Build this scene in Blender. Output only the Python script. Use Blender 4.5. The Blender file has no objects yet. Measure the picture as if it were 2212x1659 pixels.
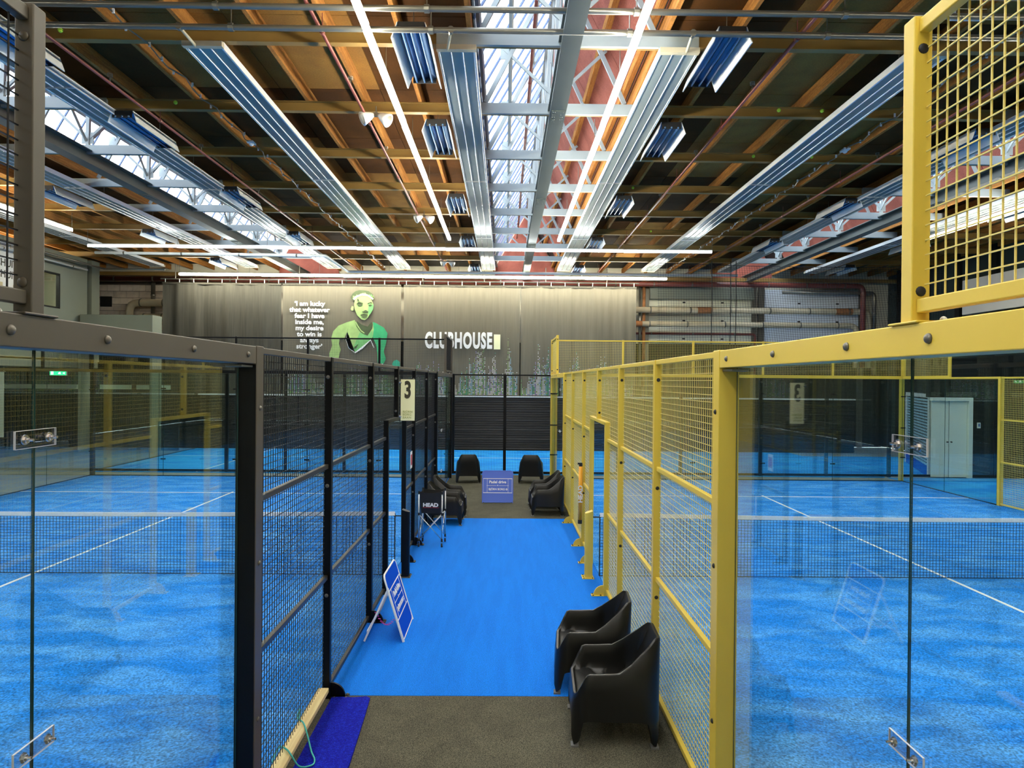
import bpy, math, random
from mathutils import Vector, Matrix
random.seed(7)
PI = math.pi
scene = bpy.context.scene
C = scene.collection
R = math.radians

# ------------------------------------------------------------------ camera
F = 1465.0                      # focal length in pixels of the 2212 px wide frame
HC = 2.8
cam = bpy.data.cameras.new('camera'); cam.sensor_width = 36.0; cam.sensor_fit = 'HORIZONTAL'
cam.lens = F / 2212 * 36; cam.clip_start = 0.05; cam.clip_end = 200
cam_o = bpy.data.objects.new('camera', cam); C.objects.link(cam_o)
cam_o.matrix_world = (Matrix.Translation((0, 0, HC)) @ Matrix.Rotation(-0.01024, 4, 'Z') @
                      Matrix.Rotation(PI/2 - 0.0044, 4, 'X') @ Matrix.Rotation(0.0088, 4, 'Z'))
scene.camera = cam_o

# ------------------------------------------------------------------ world / exposure
w = bpy.data.worlds.new('sky'); scene.world = w; w.use_nodes = True
nt = w.node_tree; nt.nodes.clear()
bg = nt.nodes.new('ShaderNodeBackground'); ou = nt.nodes.new('ShaderNodeOutputWorld')
bg.inputs[0].default_value = (0.80, 0.90, 1.0, 1); bg.inputs[1].default_value = 6.0
nt.links.new(bg.outputs[0], ou.inputs[0])
vs = scene.view_settings
vs.view_transform = 'Standard'; vs.look = 'None'; vs.exposure = 0.75; vs.gamma = 1.0; vs.use_curve_mapping = False
cy = scene.cycles
cy.max_bounces = 8; cy.diffuse_bounces = 4; cy.glossy_bounces = 4; cy.transmission_bounces = 4
cy.transparent_max_bounces = 40; cy.caustics_reflective = False; cy.caustics_refractive = False
cy.sample_clamp_indirect = 4.0
LED = 42.0                      # radiance of the strip lights
# sky portals below the three roof monitors (they only guide sampling of the sky)
BAYS = (-8.65, 0.82, 10.45)
for bx_ in BAYS:
    l = bpy.data.lights.new('portal', 'AREA'); l.shape = 'RECTANGLE'; l.size = 2.6; l.size_y = 35
    l.cycles.is_portal = True
    o = bpy.data.objects.new('skylight_portal', l); C.objects.link(o); o.location = (bx_, 12.2, 10.6)

# ------------------------------------------------------------------ materials
def nodes(m):
    m.use_nodes = True
    return m.node_tree, m.node_tree.nodes['Principled BSDF']
def mat(name, col, rough=0.5, metal=0.0, var=0.0, scale=8.0, bump=0.0, bscale=60.0, spec=0.5, stretch=(1,1,1), emit=None):
    m = bpy.data.materials.new(name); t, b = nodes(m)
    b.inputs['Base Color'].default_value = (*col, 1); b.inputs['Roughness'].default_value = rough
    b.inputs['Metallic'].default_value = metal; b.inputs['Specular IOR Level'].default_value = spec
    if emit:
        b.inputs['Emission Color'].default_value = (*emit[0], 1); b.inputs['Emission Strength'].default_value = emit[1]
    if var or bump:
        tc = t.nodes.new('ShaderNodeTexCoord'); mp = t.nodes.new('ShaderNodeMapping')
        mp.inputs['Scale'].default_value = stretch
        t.links.new(tc.outputs['Object'], mp.inputs['Vector'])
    if var:
        n = t.nodes.new('ShaderNodeTexNoise'); n.inputs['Scale'].default_value = scale; n.inputs['Detail'].default_value = 5
        t.links.new(mp.outputs[0], n.inputs['Vector'])
        r = t.nodes.new('ShaderNodeMapRange'); r.inputs[1].default_value = 0.3; r.inputs[2].default_value = 0.7
        r.inputs[3].default_value = 1 - var; r.inputs[4].default_value = 1 + var
        t.links.new(n.outputs['Fac'], r.inputs[0])
        x = t.nodes.new('ShaderNodeMix'); x.data_type = 'RGBA'; x.blend_type = 'MULTIPLY'
        x.inputs['Factor'].default_value = 1; x.inputs['A'].default_value = (*col, 1)
        t.links.new(r.outputs[0], x.inputs['B']); t.links.new(x.outputs['Result'], b.inputs['Base Color'])
    if bump:
        n2 = t.nodes.new('ShaderNodeTexNoise'); n2.inputs['Scale'].default_value = bscale; n2.inputs['Detail'].default_value = 3
        t.links.new(mp.outputs[0], n2.inputs['Vector'])
        bp = t.nodes.new('ShaderNodeBump'); bp.inputs['Strength'].default_value = bump; bp.inputs['Distance'].default_value = 0.01
        t.links.new(n2.outputs['Fac'], bp.inputs['Height']); t.links.new(bp.outputs[0], b.inputs['Normal'])
    return m
def two_tone(name, c1, c2, scale, rough=0.9, stretch=(1,1,1), lo=0.4, hi=0.6, fine=None, fscale=400, bump=0.3, spec=0.2):
    m = bpy.data.materials.new(name); t, b = nodes(m)
    b.inputs['Roughness'].default_value = rough; b.inputs['Specular IOR Level'].default_value = spec
    tc = t.nodes.new('ShaderNodeTexCoord'); mp = t.nodes.new('ShaderNodeMapping'); mp.inputs['Scale'].default_value = stretch
    t.links.new(tc.outputs['Object'], mp.inputs['Vector'])
    n = t.nodes.new('ShaderNodeTexNoise'); n.inputs['Scale'].default_value = scale; n.inputs['Detail'].default_value = 6
    n.inputs['Distortion'].default_value = 0.6
    t.links.new(mp.outputs[0], n.inputs['Vector'])
    r = t.nodes.new('ShaderNodeMapRange'); r.inputs[1].default_value = lo; r.inputs[2].default_value = hi
    t.links.new(n.outputs['Fac'], r.inputs[0])
    x = t.nodes.new('ShaderNodeMix'); x.data_type = 'RGBA'; x.inputs['A'].default_value = (*c1, 1); x.inputs['B'].default_value = (*c2, 1)
    t.links.new(r.outputs[0], x.inputs['Factor'])
    out = x.outputs['Result']
    n2 = t.nodes.new('ShaderNodeTexNoise'); n2.inputs['Scale'].default_value = fscale; n2.inputs['Detail'].default_value = 2
    t.links.new(tc.outputs['Object'], n2.inputs['Vector'])
    if fine:
        r2 = t.nodes.new('ShaderNodeMapRange'); r2.inputs[1].default_value = 0.3; r2.inputs[2].default_value = 0.7
        r2.inputs[3].default_value = 1 - fine; r2.inputs[4].default_value = 1 + fine
        t.links.new(n2.outputs['Fac'], r2.inputs[0])
        y = t.nodes.new('ShaderNodeMix'); y.data_type = 'RGBA'; y.blend_type = 'MULTIPLY'; y.inputs['Factor'].default_value = 1
        t.links.new(out, y.inputs['A']); t.links.new(r2.outputs[0], y.inputs['B']); out = y.outputs['Result']
    t.links.new(out, b.inputs['Base Color'])
    bp = t.nodes.new('ShaderNodeBump'); bp.inputs['Strength'].default_value = bump; bp.inputs['Distance'].default_value = 0.006
    t.links.new(n2.outputs['Fac'], bp.inputs['Height']); t.links.new(bp.outputs[0], b.inputs['Normal'])
    return m
def glass_mat(name, tint=(0.86, 0.97, 0.93), rough=0.0):
    m = bpy.data.materials.new(name); m.use_nodes = True; t = m.node_tree; t.nodes.clear()
    o = t.nodes.new('ShaderNodeOutputMaterial'); mx = t.nodes.new('ShaderNodeMixShader')
    tr = t.nodes.new('ShaderNodeBsdfTransparent'); tr.inputs[0].default_value = (*tint, 1)
    gl = t.nodes.new('ShaderNodeBsdfGlossy'); gl.inputs['Roughness'].default_value = rough; gl.inputs[0].default_value = (1, 1, 1, 1)
    fr = t.nodes.new('ShaderNodeFresnel'); ge = t.nodes.new('ShaderNodeNewGeometry')
    mr = t.nodes.new('ShaderNodeMapRange'); mr.inputs[3].default_value = 1.5; mr.inputs[4].default_value = 1/1.5
    t.links.new(ge.outputs['Backfacing'], mr.inputs[0]); t.links.new(mr.outputs[0], fr.inputs[0])
    t.links.new(fr.outputs[0], mx.inputs[0]); t.links.new(tr.outputs[0], mx.inputs[1]); t.links.new(gl.outputs[0], mx.inputs[2])
    t.links.new(mx.outputs[0], o.inputs[0])
    return m
def emit_mat(name, col, s):
    m = bpy.data.materials.new(name); m.use_nodes = True; t = m.node_tree; t.nodes.clear()
    o = t.nodes.new('ShaderNodeOutputMaterial'); e = t.nodes.new('ShaderNodeEmission')
    e.inputs[0].default_value = (*col, 1); e.inputs[1].default_value = s; t.links.new(e.outputs[0], o.inputs[0])
    return m

M = {}
M['turf'] = two_tone('court_turf', (0.006, 0.200, 0.69), (0.10, 0.36, 0.80), 1.3, stretch=(1, 2.4, 1), lo=0.40, hi=0.72, fine=0.55, fscale=55, bump=0.4)
M['turf3'] = two_tone('court_turf_cyan', (0.002, 0.24, 0.78), (0.03, 0.36, 0.86), 0.8, stretch=(1, 2, 1), fine=0.15, fscale=80)
M['runner'] = two_tone('blue_runner_felt', (0.001, 0.150, 0.64), (0.001, 0.165, 0.68), 1.5, stretch=(6, 0.6, 1), fine=0.40, fscale=140, bump=0.4)
M['deep'] = two_tone('deep_blue_turf', (0.0005, 0.002, 0.26), (0.004, 0.02, 0.45), 60, fine=0.6, fscale=160, bump=0.8, lo=0.45, hi=0.7)
M['carpet'] = two_tone('charcoal_felt', (0.068, 0.063, 0.044), (0.082, 0.077, 0.053), 3.0, fine=0.8, fscale=130, bump=0.5)
M['concrete'] = two_tone('grey_concrete', (0.30, 0.30, 0.26), (0.24, 0.24, 0.22), 0.7, rough=0.5, fine=0.06, fscale=30, bump=0.05, spec=0.4)
M['line'] = mat('white_line', (0.85, 0.86, 0.85), 0.8, var=0.06, scale=30)
M['yellow'] = mat('yellow_powdercoat', (0.72, 0.52, 0.065), 0.38, var=0.03, scale=3, bump=0.04, bscale=500)
M['ywire'] = mat('yellow_wire', (0.72, 0.58, 0.16), 0.35)
M['black'] = mat('black_powdercoat', (0.0016, 0.0016, 0.0018), 0.4, spec=0.25, bump=0.04, bscale=500)
M['anthracite'] = mat('anthracite_powdercoat', (0.080, 0.068, 0.048), 0.45, var=0.06, scale=4)
M['railblk'] = mat('dark_rail_paint', (0.032, 0.029, 0.022), 0.35)
M['bwire'] = mat('black_wire', (0.008, 0.008, 0.009), 0.42)
M['cap'] = mat('black_rubber_cap', (0.01, 0.01, 0.01), 0.6)
M['domebolt'] = mat('dull_bolt_head', (0.16, 0.15, 0.125), 0.4, metal=0.4)
M['glass'] = glass_mat('toughened_glass', (0.93, 0.98, 0.965))
M['sglass'] = glass_mat('skylight_glass', (0.97, 0.98, 1.0))
M['gedge'] = mat('glass_edge_green', (0.015, 0.05, 0.045), 0.15)
M['acrylic'] = glass_mat('clear_acrylic', (0.86, 0.86, 0.90))
M['acrylic_edge'] = mat('acrylic_edge', (0.75, 0.75, 0.78), 0.3)
M['steel'] = mat('polished_steel', (0.75, 0.76, 0.78), 0.18, metal=1.0)
M['alu'] = mat('aluminium', (0.70, 0.71, 0.72), 0.32, metal=0.9)
M['heater'] = mat('heater_plate', (0.30, 0.35, 0.34), 0.22, metal=0.3, var=0.04, scale=1.5)
M['hrib'] = mat('heater_pipe_bright', (0.92, 0.93, 0.92), 0.2, metal=0.7)
M['refl_white'] = mat('enamel_white', (0.82, 0.82, 0.78), 0.35)
M['refl_blue'] = mat('blue_anodised', (0.09, 0.20, 0.42), 0.2, metal=0.8)
M['tube_off'] = mat('unlit_tube', (0.10, 0.20, 0.36), 0.15)
M['led'] = emit_mat('lit_diffuser', (1.0, 0.96, 0.80), LED)
M['led_dim'] = emit_mat('lit_diffuser_cool', (0.93, 1.0, 0.97), LED * 0.28)
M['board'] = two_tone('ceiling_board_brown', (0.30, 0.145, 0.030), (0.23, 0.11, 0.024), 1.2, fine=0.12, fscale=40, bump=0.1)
M['board_dk'] = two_tone('ceiling_board_dark', (0.085, 0.030, 0.003), (0.060, 0.021, 0.002), 1.2, fine=0.12, fscale=40, bump=0.1)  # random darker boards, and painted shadow along the skylight edges
M['redboard'] = two_tone('roof_board_red', (0.36, 0.11, 0.075), (0.27, 0.08, 0.055), 1.6, fine=0.15, fscale=40, bump=0.1)
M['joist'] = two_tone('orange_timber', (0.46, 0.20, 0.045), (0.32, 0.13, 0.03), 3, stretch=(8, 0.5, 8), fine=0.15, fscale=30, bump=0.1)
M['beam'] = mat('painted_steel_beam', (0.27, 0.16, 0.04), 0.5, var=0.2, scale=1.2)
M['beamg'] = mat('pale_steel', (0.33, 0.38, 0.385), 0.45, var=0.08, scale=2)
M['girder'] = mat('grey_green_steel', (0.09, 0.105, 0.095), 0.42, var=0.1, scale=1.5)
M['glazebar'] = mat('glazing_bar_blue', (0.10, 0.16, 0.32), 0.5)
M['redpipe'] = mat('sprinkler_pipe_red', (0.20, 0.05, 0.035), 0.3, var=0.1, scale=3)
M['steelpipe'] = mat('grey_pipe', (0.20, 0.19, 0.155), 0.28, metal=0.6)
M['palepipe'] = mat('lagged_pipe_cream', (0.55, 0.48, 0.32), 0.6, var=0.12, scale=2)
M['rust'] = mat('bare_lagging_orange', (0.40, 0.17, 0.06), 0.8, var=0.2, scale=8)
M['wire_w'] = mat('white_clip', (0.8, 0.8, 0.8), 0.5)
M['cream'] = mat('cream_wall_paint', (0.72, 0.68, 0.52), 0.7, var=0.08, scale=0.8)
M['block'] = mat('blockwork', (0.72, 0.62, 0.50), 0.8, var=0.12, scale=4, bump=0.2, bscale=60)
M['mortar'] = mat('mortar', (0.16, 0.13, 0.10), 0.9)
M['pdoor'] = mat('pale_panel_door', (0.80, 0.79, 0.62), 0.55, var=0.05, scale=1)
M['bdoor'] = mat('cool_white_panel', (0.78, 0.84, 0.90), 0.5, var=0.05, scale=1)
M['dark'] = mat('dark_wall', (0.010, 0.012, 0.011), 0.55, spec=0.25, var=0.2, scale=0.6)
M['darkteal'] = mat('dark_teal_wall', (0.025, 0.045, 0.045), 0.55, var=0.2, scale=0.6)
M['greygreen'] = mat('grey_green_panel', (0.22, 0.24, 0.185), 0.5, var=0.04, scale=1)
M['slat'] = mat('black_slat', (0.007, 0.0075, 0.009), 0.4, spec=0.3)
M['banner'] = mat('dark_banner_cloth', (0.14, 0.124, 0.086), 0.85, var=0.08, scale=2, stretch=(8, 1, 0.4))
M['banner_k'] = mat('black_banner_cloth', (0.060, 0.056, 0.040), 0.85, var=0.25, scale=2, stretch=(8, 1, 0.4))
M['white'] = mat('white_print', (0.85, 0.85, 0.83), 0.7)
M['chair'] = mat('black_plastic', (0.003, 0.0028, 0.0022), 0.36, spec=0.4, bump=0.06, bscale=700)
M['foot'] = mat('grey_foot_pad', (0.12, 0.12, 0.12), 0.5)
M['boardblue'] = mat('sign_blue', (0.0, 0.075, 0.60), 0.9, spec=0.08)
M['boardperi'] = mat('sign_periwinkle', (0.10, 0.17, 0.62), 0.7, spec=0.2)
M['paperyellow'] = mat('pale_yellow_sign', (0.95, 0.94, 0.56), 0.5)
M['olive'] = mat('dark_olive_print', (0.05, 0.045, 0.02), 0.6)
M['olive2'] = mat('olive_print', (0.42, 0.45, 0.08), 0.6)
M['orange'] = mat('orange_tube', (0.85, 0.36, 0.01), 0.35)
M['fabric_k'] = mat('black_nylon', (0.008, 0.008, 0.009), 0.7, bump=0.3, bscale=200)
M['plank'] = two_tone('pine', (0.80, 0.66, 0.34), (0.70, 0.54, 0.26), 4, stretch=(10, 0.6, 10), rough=0.6, fine=0.05, bump=0.1)
M['rope'] = mat('teal_rope', (0.05, 0.42, 0.36), 0.6)
M['chain'] = mat('magenta_chain', (0.60, 0.04, 0.35), 0.4)
M['netk'] = mat('net_cord', (0.012, 0.012, 0.02), 0.8)
M['ball'] = mat('tennis_ball_felt', (0.45, 0.75, 0.05), 0.9, bump=0.4, bscale=200)
M['doorwhite'] = mat('off_white_door', (0.66, 0.70, 0.60), 0.5)
M['shutterblue'] = mat('blue_grey_shutter', (0.42, 0.66, 0.78), 0.4)
M['exitgreen'] = emit_mat('exit_green', (0.02, 0.75, 0.25), 1.6)
M['exitwhite'] = emit_mat('exit_white', (0.9, 1.0, 0.9), 2.0)
M['redprint'] = mat('red_print', (0.5, 0.02, 0.05), 0.5)
M['gold'] = mat('pale_gold', (0.62, 0.52, 0.28), 0.5)
for nme, c in (('g_pale', (0.34, 0.50, 0.17)), ('g_mid', (0.18, 0.48, 0.16)), ('g_emerald', (0.04, 0.38, 0.15)), ('g_dark', (0.06, 0.085, 0.035)), ('g_teal', (0.04, 0.40, 0.24))):
    M[nme] = mat(nme + '_print', c, 0.8, var=0.12, scale=5)

# ------------------------------------------------------------------ mesh helpers
SPLIT = {'bolt_cap', 'beam_bolt', 'end_plate', 'side_flange', 'foot_bolt', 'base_bolt', 'stile', 'wall_joint', 'duct_support', 'cloth_strip', 'clamp_plate_pair', 'border_step'}
STUFF = {'clip', 'hanger', 'tie', 'pane_edge', 'plate_edge'}
class MB:
    def __init__(s): s.v = []; s.f = []
    def box(s, x0, x1, y0, y1, z0, z1):
        n = len(s.v)
        s.v += [(x0,y0,z0),(x1,y0,z0),(x1,y1,z0),(x0,y1,z0),(x0,y0,z1),(x1,y0,z1),(x1,y1,z1),(x0,y1,z1)]
        s.f += [(n,n+3,n+2,n+1),(n+4,n+5,n+6,n+7),(n,n+1,n+5,n+4),(n+1,n+2,n+6,n+5),(n+2,n+3,n+7,n+6),(n+3,n,n+4,n+7)]
        return s
    def bar(s, a, b, wd, ht=None, up=(0,0,1)):
        ht = ht or wd; a = Vector(a); b = Vector(b); d = (b-a).normalized(); up = Vector(up)
        if abs(d.dot(up)) > 0.98: up = Vector((1,0,0))
        x = d.cross(up).normalized()*wd/2; y = x.cross(d).normalized()*ht/2
        n = len(s.v)
        for p in (a, b): s.v += [tuple(p-x-y), tuple(p+x-y), tuple(p+x+y), tuple(p-x+y)]
        s.f += [(n,n+1,n+5,n+4),(n+1,n+2,n+6,n+5),(n+2,n+3,n+7,n+6),(n+3,n,n+4,n+7),(n+3,n+2,n+1,n),(n+4,n+5,n+6,n+7)]
        return s
    def tube(s, pts, r, k=10, r2=None, closed=False):
        pts = [Vector(p) for p in pts]; L = len(pts); n0 = len(s.v); prev = None
        for i, p in enumerate(pts):
            if closed: d = pts[(i+1) % L] - pts[i-1]
            else: d = pts[min(i+1, L-1)] - pts[max(i-1, 0)]
            d = d.normalized() if d.length > 1e-9 else Vector((0,0,1))
            if prev is None:
                u = Vector((0,0,1)) if abs(d.z) < 0.9 else Vector((1,0,0)); x = d.cross(u).normalized()
            else:
                x = (prev - d*prev.dot(d)).normalized()
            prev = x; y = d.cross(x)
            rr = r if r2 is None else r + (r2-r)*i/(L-1)
            for j in range(k):
                a = 2*PI*j/k; q = p + x*rr*math.cos(a) + y*rr*math.sin(a); s.v.append(tuple(q))
        for i in range(L if closed else L-1):
            i2 = (i+1) % L
            for j in range(k):
                a = n0+i*k+j; b = n0+i*k+(j+1) % k; c = n0+i2*k+(j+1) % k; d2 = n0+i2*k+j
                s.f.append((a,b,c,d2))
        if not closed:
            s.f.append(tuple(n0+j for j in reversed(range(k)))); s.f.append(tuple(n0+(L-1)*k+j for j in range(k)))
        return s
    def prism(s, poly, y0, y1, axis='y'):
        """poly of (a,b); extruded along axis from y0 to y1"""
        n = len(s.v); k = len(poly)
        for t in (y0, y1):
            for a, b in poly:
                s.v.append((a,t,b) if axis == 'y' else (t,a,b) if axis == 'x' else (a,b,t))
        s.f.append(tuple(n+i for i in range(k))); s.f.append(tuple(n+k+i for i in reversed(range(k))))
        for i in range(k):
            j = (i+1) % k; s.f.append((n+i, n+k+i, n+k+j, n+j))
        return s
    def dome(s, c, d, r, h, k=12):
        """half ellipsoid at c pointing along d"""
        c = Vector(c); d = Vector(d).normalized(); u = Vector((0,0,1)) if abs(d.z) < .9 else Vector((1,0,0))
        x = d.cross(u).normalized(); y = d.cross(x); n0 = len(s.v); rings = 4
        for i in range(rings):
            t = i/rings*PI/2
            for j in range(k):
                a = 2*PI*j/k; s.v.append(tuple(c + (x*math.cos(a)+y*math.sin(a))*r*math.cos(t) + d*h*math.sin(t)))
        s.v.append(tuple(c+d*h)); top = len(s.v)-1
        for i in range(rings-1):
            for j in range(k):
                s.f.append((n0+i*k+j, n0+i*k+(j+1) % k, n0+(i+1)*k+(j+1) % k, n0+(i+1)*k+j))
        for j in range(k): s.f.append((n0+(rings-1)*k+j, n0+(rings-1)*k+(j+1) % k, top))
        s.f.append(tuple(n0+j for j in reversed(range(k))))
        return s
    def grid(s, o, u, v, W_, H_, pitch, r, pv=None):
        """woven wire panel in the plane o + a*u + b*v"""
        o = Vector(o); u = Vector(u); v = Vector(v); nrm = u.cross(v).normalized(); pv = pv or pitch
        nu = max(1, round(W_/pitch)); nv = max(1, round(H_/pv))
        for i in range(1, nu):
            a = o + u*(W_*i/nu) + nrm*r*0.8; s.bar(a, a + v*H_, 2*r, 2*r, up=tuple(nrm))
        for i in range(1, nv):
            a = o + v*(H_*i/nv) - nrm*r*0.8; s.bar(a, a + u*W_, 2*r, 2*r, up=tuple(nrm))
        return s
    def islands(s):
        par = list(range(len(s.v)))
        def find(a):
            while par[a] != a: par[a] = par[par[a]]; a = par[a]
            return a
        for f in s.f:
            r0 = find(f[0])
            for i in f[1:]: par[find(i)] = r0
        out = {}
        for f in s.f: out.setdefault(find(f[0]), []).append(f)
        res = []
        for fs in out.values():
            ids = sorted({i for f in fs for i in f}); mp = {a: k for k, a in enumerate(ids)}
            m_ = MB(); m_.v = [s.v[i] for i in ids]; m_.f = [tuple(mp[i] for i in f) for f in fs]; res.append(m_)
        return res
    def build(s, name, m, parent=None, smooth=False, kind=None):
        if name in SPLIT:
            q = s.islands()
            if len(q) > 1:
                first = None
                for k in q:
                    me = bpy.data.meshes.new(name); me.from_pydata(k.v, [], k.f); me.materials.append(M[m])
                    if smooth: me.shade_smooth()
                    o = bpy.data.objects.new(name, me); C.objects.link(o)
                    if parent is not None: o.parent = parent
                    first = first or o
                return first
        if name in STUFF: kind = 'stuff'
        me = bpy.data.meshes.new(name); me.from_pydata(s.v, [], s.f); me.materials.append(M[m] if isinstance(m, str) else m)
        if smooth:
            me.shade_smooth()
        o = bpy.data.objects.new(name, me); C.objects.link(o)
        if parent is not None: o.parent = parent
        if kind: o['kind'] = kind
        return o
def bevel(o, wd, seg=2):
    md = o.modifiers.new('bevel', 'BEVEL'); md.width = wd; md.segments = seg; md.limit_method = 'ANGLE'; md.angle_limit = R(35)
    return o
def thing(name, label, cat, loc=(0,0,0), rz=0.0, group=None):
    o = bpy.data.objects.new(name, None); C.objects.link(o); o.location = loc; o.rotation_euler = (0,0,rz)
    o.empty_display_size = 0.1
    return tag(o, label, cat, group)
def tag(o, label, cat, group=None):
    o['label'] = label; o['category'] = cat
    if group: o['group'] = group
    return o
def struct(name):
    o = bpy.data.objects.new(name, None); C.objects.link(o); o['kind'] = 'structure'; o.empty_display_size = 0.1
    return o
def inst(o, parent, loc=(0,0,0), name=None):
    c = o.copy(); C.objects.link(c); c.parent = parent; c.location = loc
    if name: c.name = name
    return c
def dup(root, loc, rz=0.0, label=None):
    r = root.copy(); C.objects.link(r); r.location = loc; r.rotation_euler = (0,0,rz)
    if label: r['label'] = label
    for ch in list(root.children):
        c = ch.copy(); C.objects.link(c); c.parent = r
        for g in ch.children:
            d = g.copy(); C.objects.link(d); d.parent = c
    return r
def text_obj(name, txt, size, m, parent, mtx, bold=0.0, xs=1.0, align='CENTER', spacing=1.0, line=1.0, ext=0.002):
    cu = bpy.data.curves.new(name, 'FONT'); cu.body = txt; cu.size = size; cu.align_x = align; cu.align_y = 'CENTER'
    cu.extrude = ext; cu.offset = bold; cu.space_character = spacing; cu.space_line = line; cu.resolution_u = 4
    t = bpy.data.objects.new(name, cu); C.objects.link(t)
    dg = bpy.context.evaluated_depsgraph_get(); me = bpy.data.meshes.new_from_object(t.evaluated_get(dg))
    bpy.data.objects.remove(t); bpy.data.curves.remove(cu)
    me.transform(mtx @ Matrix.Diagonal((xs, 1, 1, 1))); me.materials.clear(); me.materials.append(M[m])
    o = bpy.data.objects.new(name, me); C.objects.link(o)
    if parent is not None: o.parent = parent
    return o
FACE = Matrix.Rotation(PI/2, 4, 'X')       # text facing -Y (towards the camera side)
def facing(x, y, z): return Matrix.Translation((x, y, z)) @ FACE
def px(x, y, Y):                            # photo pixel -> (X, Z) on a plane across the hall at distance Y
    dx = x - 1091.0; dy = (823.0 + 0.0088*dx) - y
    return dx*Y/F, HC + dy*Y/F

# ------------------------------------------------------------------ room shell
XL, XR, YN, YB, ROOF = -20.5, 17.0, -7.0, 30.0, 7.9
fl = MB().box(XL, XR, YN, YB, -0.2, -0.012).build('floor', 'concrete'); fl['kind'] = 'structure'
wb = struct('wall_back')
MB().box(XL, XR, YB+0.02, YB+0.3, 0, 10.6).build('wall_face', 'cream', wb)
MB().box(XL, XR, YB-0.02, YB+0.02, 0, 4.5).build('dado', 'dark', wb)
wl = MB().box(XL-0.3, XL, YN, YB+0.3, 0, 10.6).build('wall_left', 'dark'); wl['kind'] = 'structure'
wr = struct('wall_right')
MB().box(XR, XR+0.3, YN, YB+0.3, 0, 10.6).build('wall_face', 'darkteal', wr)
for i in range(12): MB().box(XR-0.12, XR, 8+i*1.9, 8.25+i*1.9, 0, 7.7).build('wall_stud', 'dark', wr)
wn = MB().box(XL, XR, YN-0.3, YN, 0, 10.6).build('wall_front', 'cream'); wn['kind'] = 'structure'

# blockwork corner seen left of the banners
blk = None
mb = MB().box(-18.4, -14.6, YB-0.06, YB-0.02, 4.3, 7.0).build('mortar_bed', 'mortar', wb)
for r_ in range(10):
    for c_ in range(8):
        x0 = -18.3 + c_*0.56 + (0.28 if r_ % 2 else 0); z0 = 4.6 + r_*0.285
        if r_ > 7: continue
        if x0 > -14.9: continue
        if blk is None:
            blk = MB().box(0, 0.54, -0.03, 0, 0, 0.265).build('brick', 'block', wb); blk.location = (x0, YB-0.06, z0)
        else: inst(blk, wb, (x0, YB-0.06 - random.random()*0.006, z0))

# ------------------------------------------------------------------ ceiling: boards, joists, cross beams, girders
ce = struct('ceiling')
BS = 2.37
BY = [-4.86 + BS*i for i in range(14)]      # cross beam positions, last one 27.9
HW = 1.30                                     # half width of a roof monitor
edges = [XL] + [v for b in BAYS for v in (b-HW, b+HW)] + [XR]
zones = [(edges[i], edges[i+1]) for i in range(0, len(edges), 2)]
nb = 0
for (a, b) in zones:
    nx = max(1, round((b-a)/1.9)); wd = (b-a)/nx
    for i in range(nx):
        for j, y0 in enumerate([-7.23] + BY):
            y1 = y0 + BS
            if y1 > 30.3: y1 = 30.3
            x0 = a + i*wd
            mon_shadow = (i == 0 and a > XL) or (i == nx-1 and b < XR)
            dark = random.random() < 0.25 or mon_shadow  # random dark boards; beside the monitors the shadow is put into the colour
            if y1 < 3: continue
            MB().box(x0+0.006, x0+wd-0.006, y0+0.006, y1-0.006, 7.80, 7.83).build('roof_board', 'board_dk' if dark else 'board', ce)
            nb += 1
    MB().box(a, b, YN, 3.0, 7.80, 7.83).build('roof_board', 'board', ce)
    MB().box(a-0.02, b+0.02, YN, YB+0.3, 7.84, 8.1).build('roof_deck', 'dark', ce)
    n = round((b-a)/0.95)
    for i in range(n+1):
        x = a + 0.05 + (b-a-0.1)*i/n
        bevel(MB().box(x-0.032, x+0.032, YN, YB, 7.575, 7.795).build('joist', 'joist', ce), 0.004, 1)
for y in BY:
    g = MB()
    g.box(XL, XR, y-0.055, y+0.055, 7.40, 7.412).box(XL, XR, y-0.055, y+0.055, 7.558, 7.57).box(XL, XR, y-0.006, y+0.006, 7.41, 7.56)
    g.build('cross_beam', 'beam', ce)
    for b in BAYS:                               # daylight on the beams under the skylights, put in as pale sleeves
        MB().box(b-HW-0.5, b+HW+0.5, y-0.062, y-0.005, 7.395, 7.575).build('cross_beam_daylit', 'beamg', ce)
for bi, b in enumerate(BAYS):
    g = MB().box(b-0.13, b+0.13, YN, YB-0.3, 7.17, 7.19).box(b-0.13, b+0.13, YN, YB-0.3, 7.44, 7.46).box(b-0.012, b+0.012, YN, YB-0.3, 7.18, 7.45)
    g.build('girder', 'girder', ce)
    # splice plates with bolts
    for yy in (11.2, 16.5, 22.0):
        s_ = MB().box(b-0.11, b+0.11, yy-0.25, yy+0.25, 7.158, 7.17)
        for i in range(5):
            for sx in (-0.08, -0.05, 0.05, 0.08): s_.dome((b+sx, yy-0.2+i*0.1, 7.158), (0,0,-1), 0.012, 0.01, 6)
        s_.build('splice_plate', 'girder', ce)
# timber joint at far end of the hall: a cross rail and bracing
MB().box(XL, XR, 29.3, 29.45, 7.2, 7.35).build('wall_beam', 'beam', ce)

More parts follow.
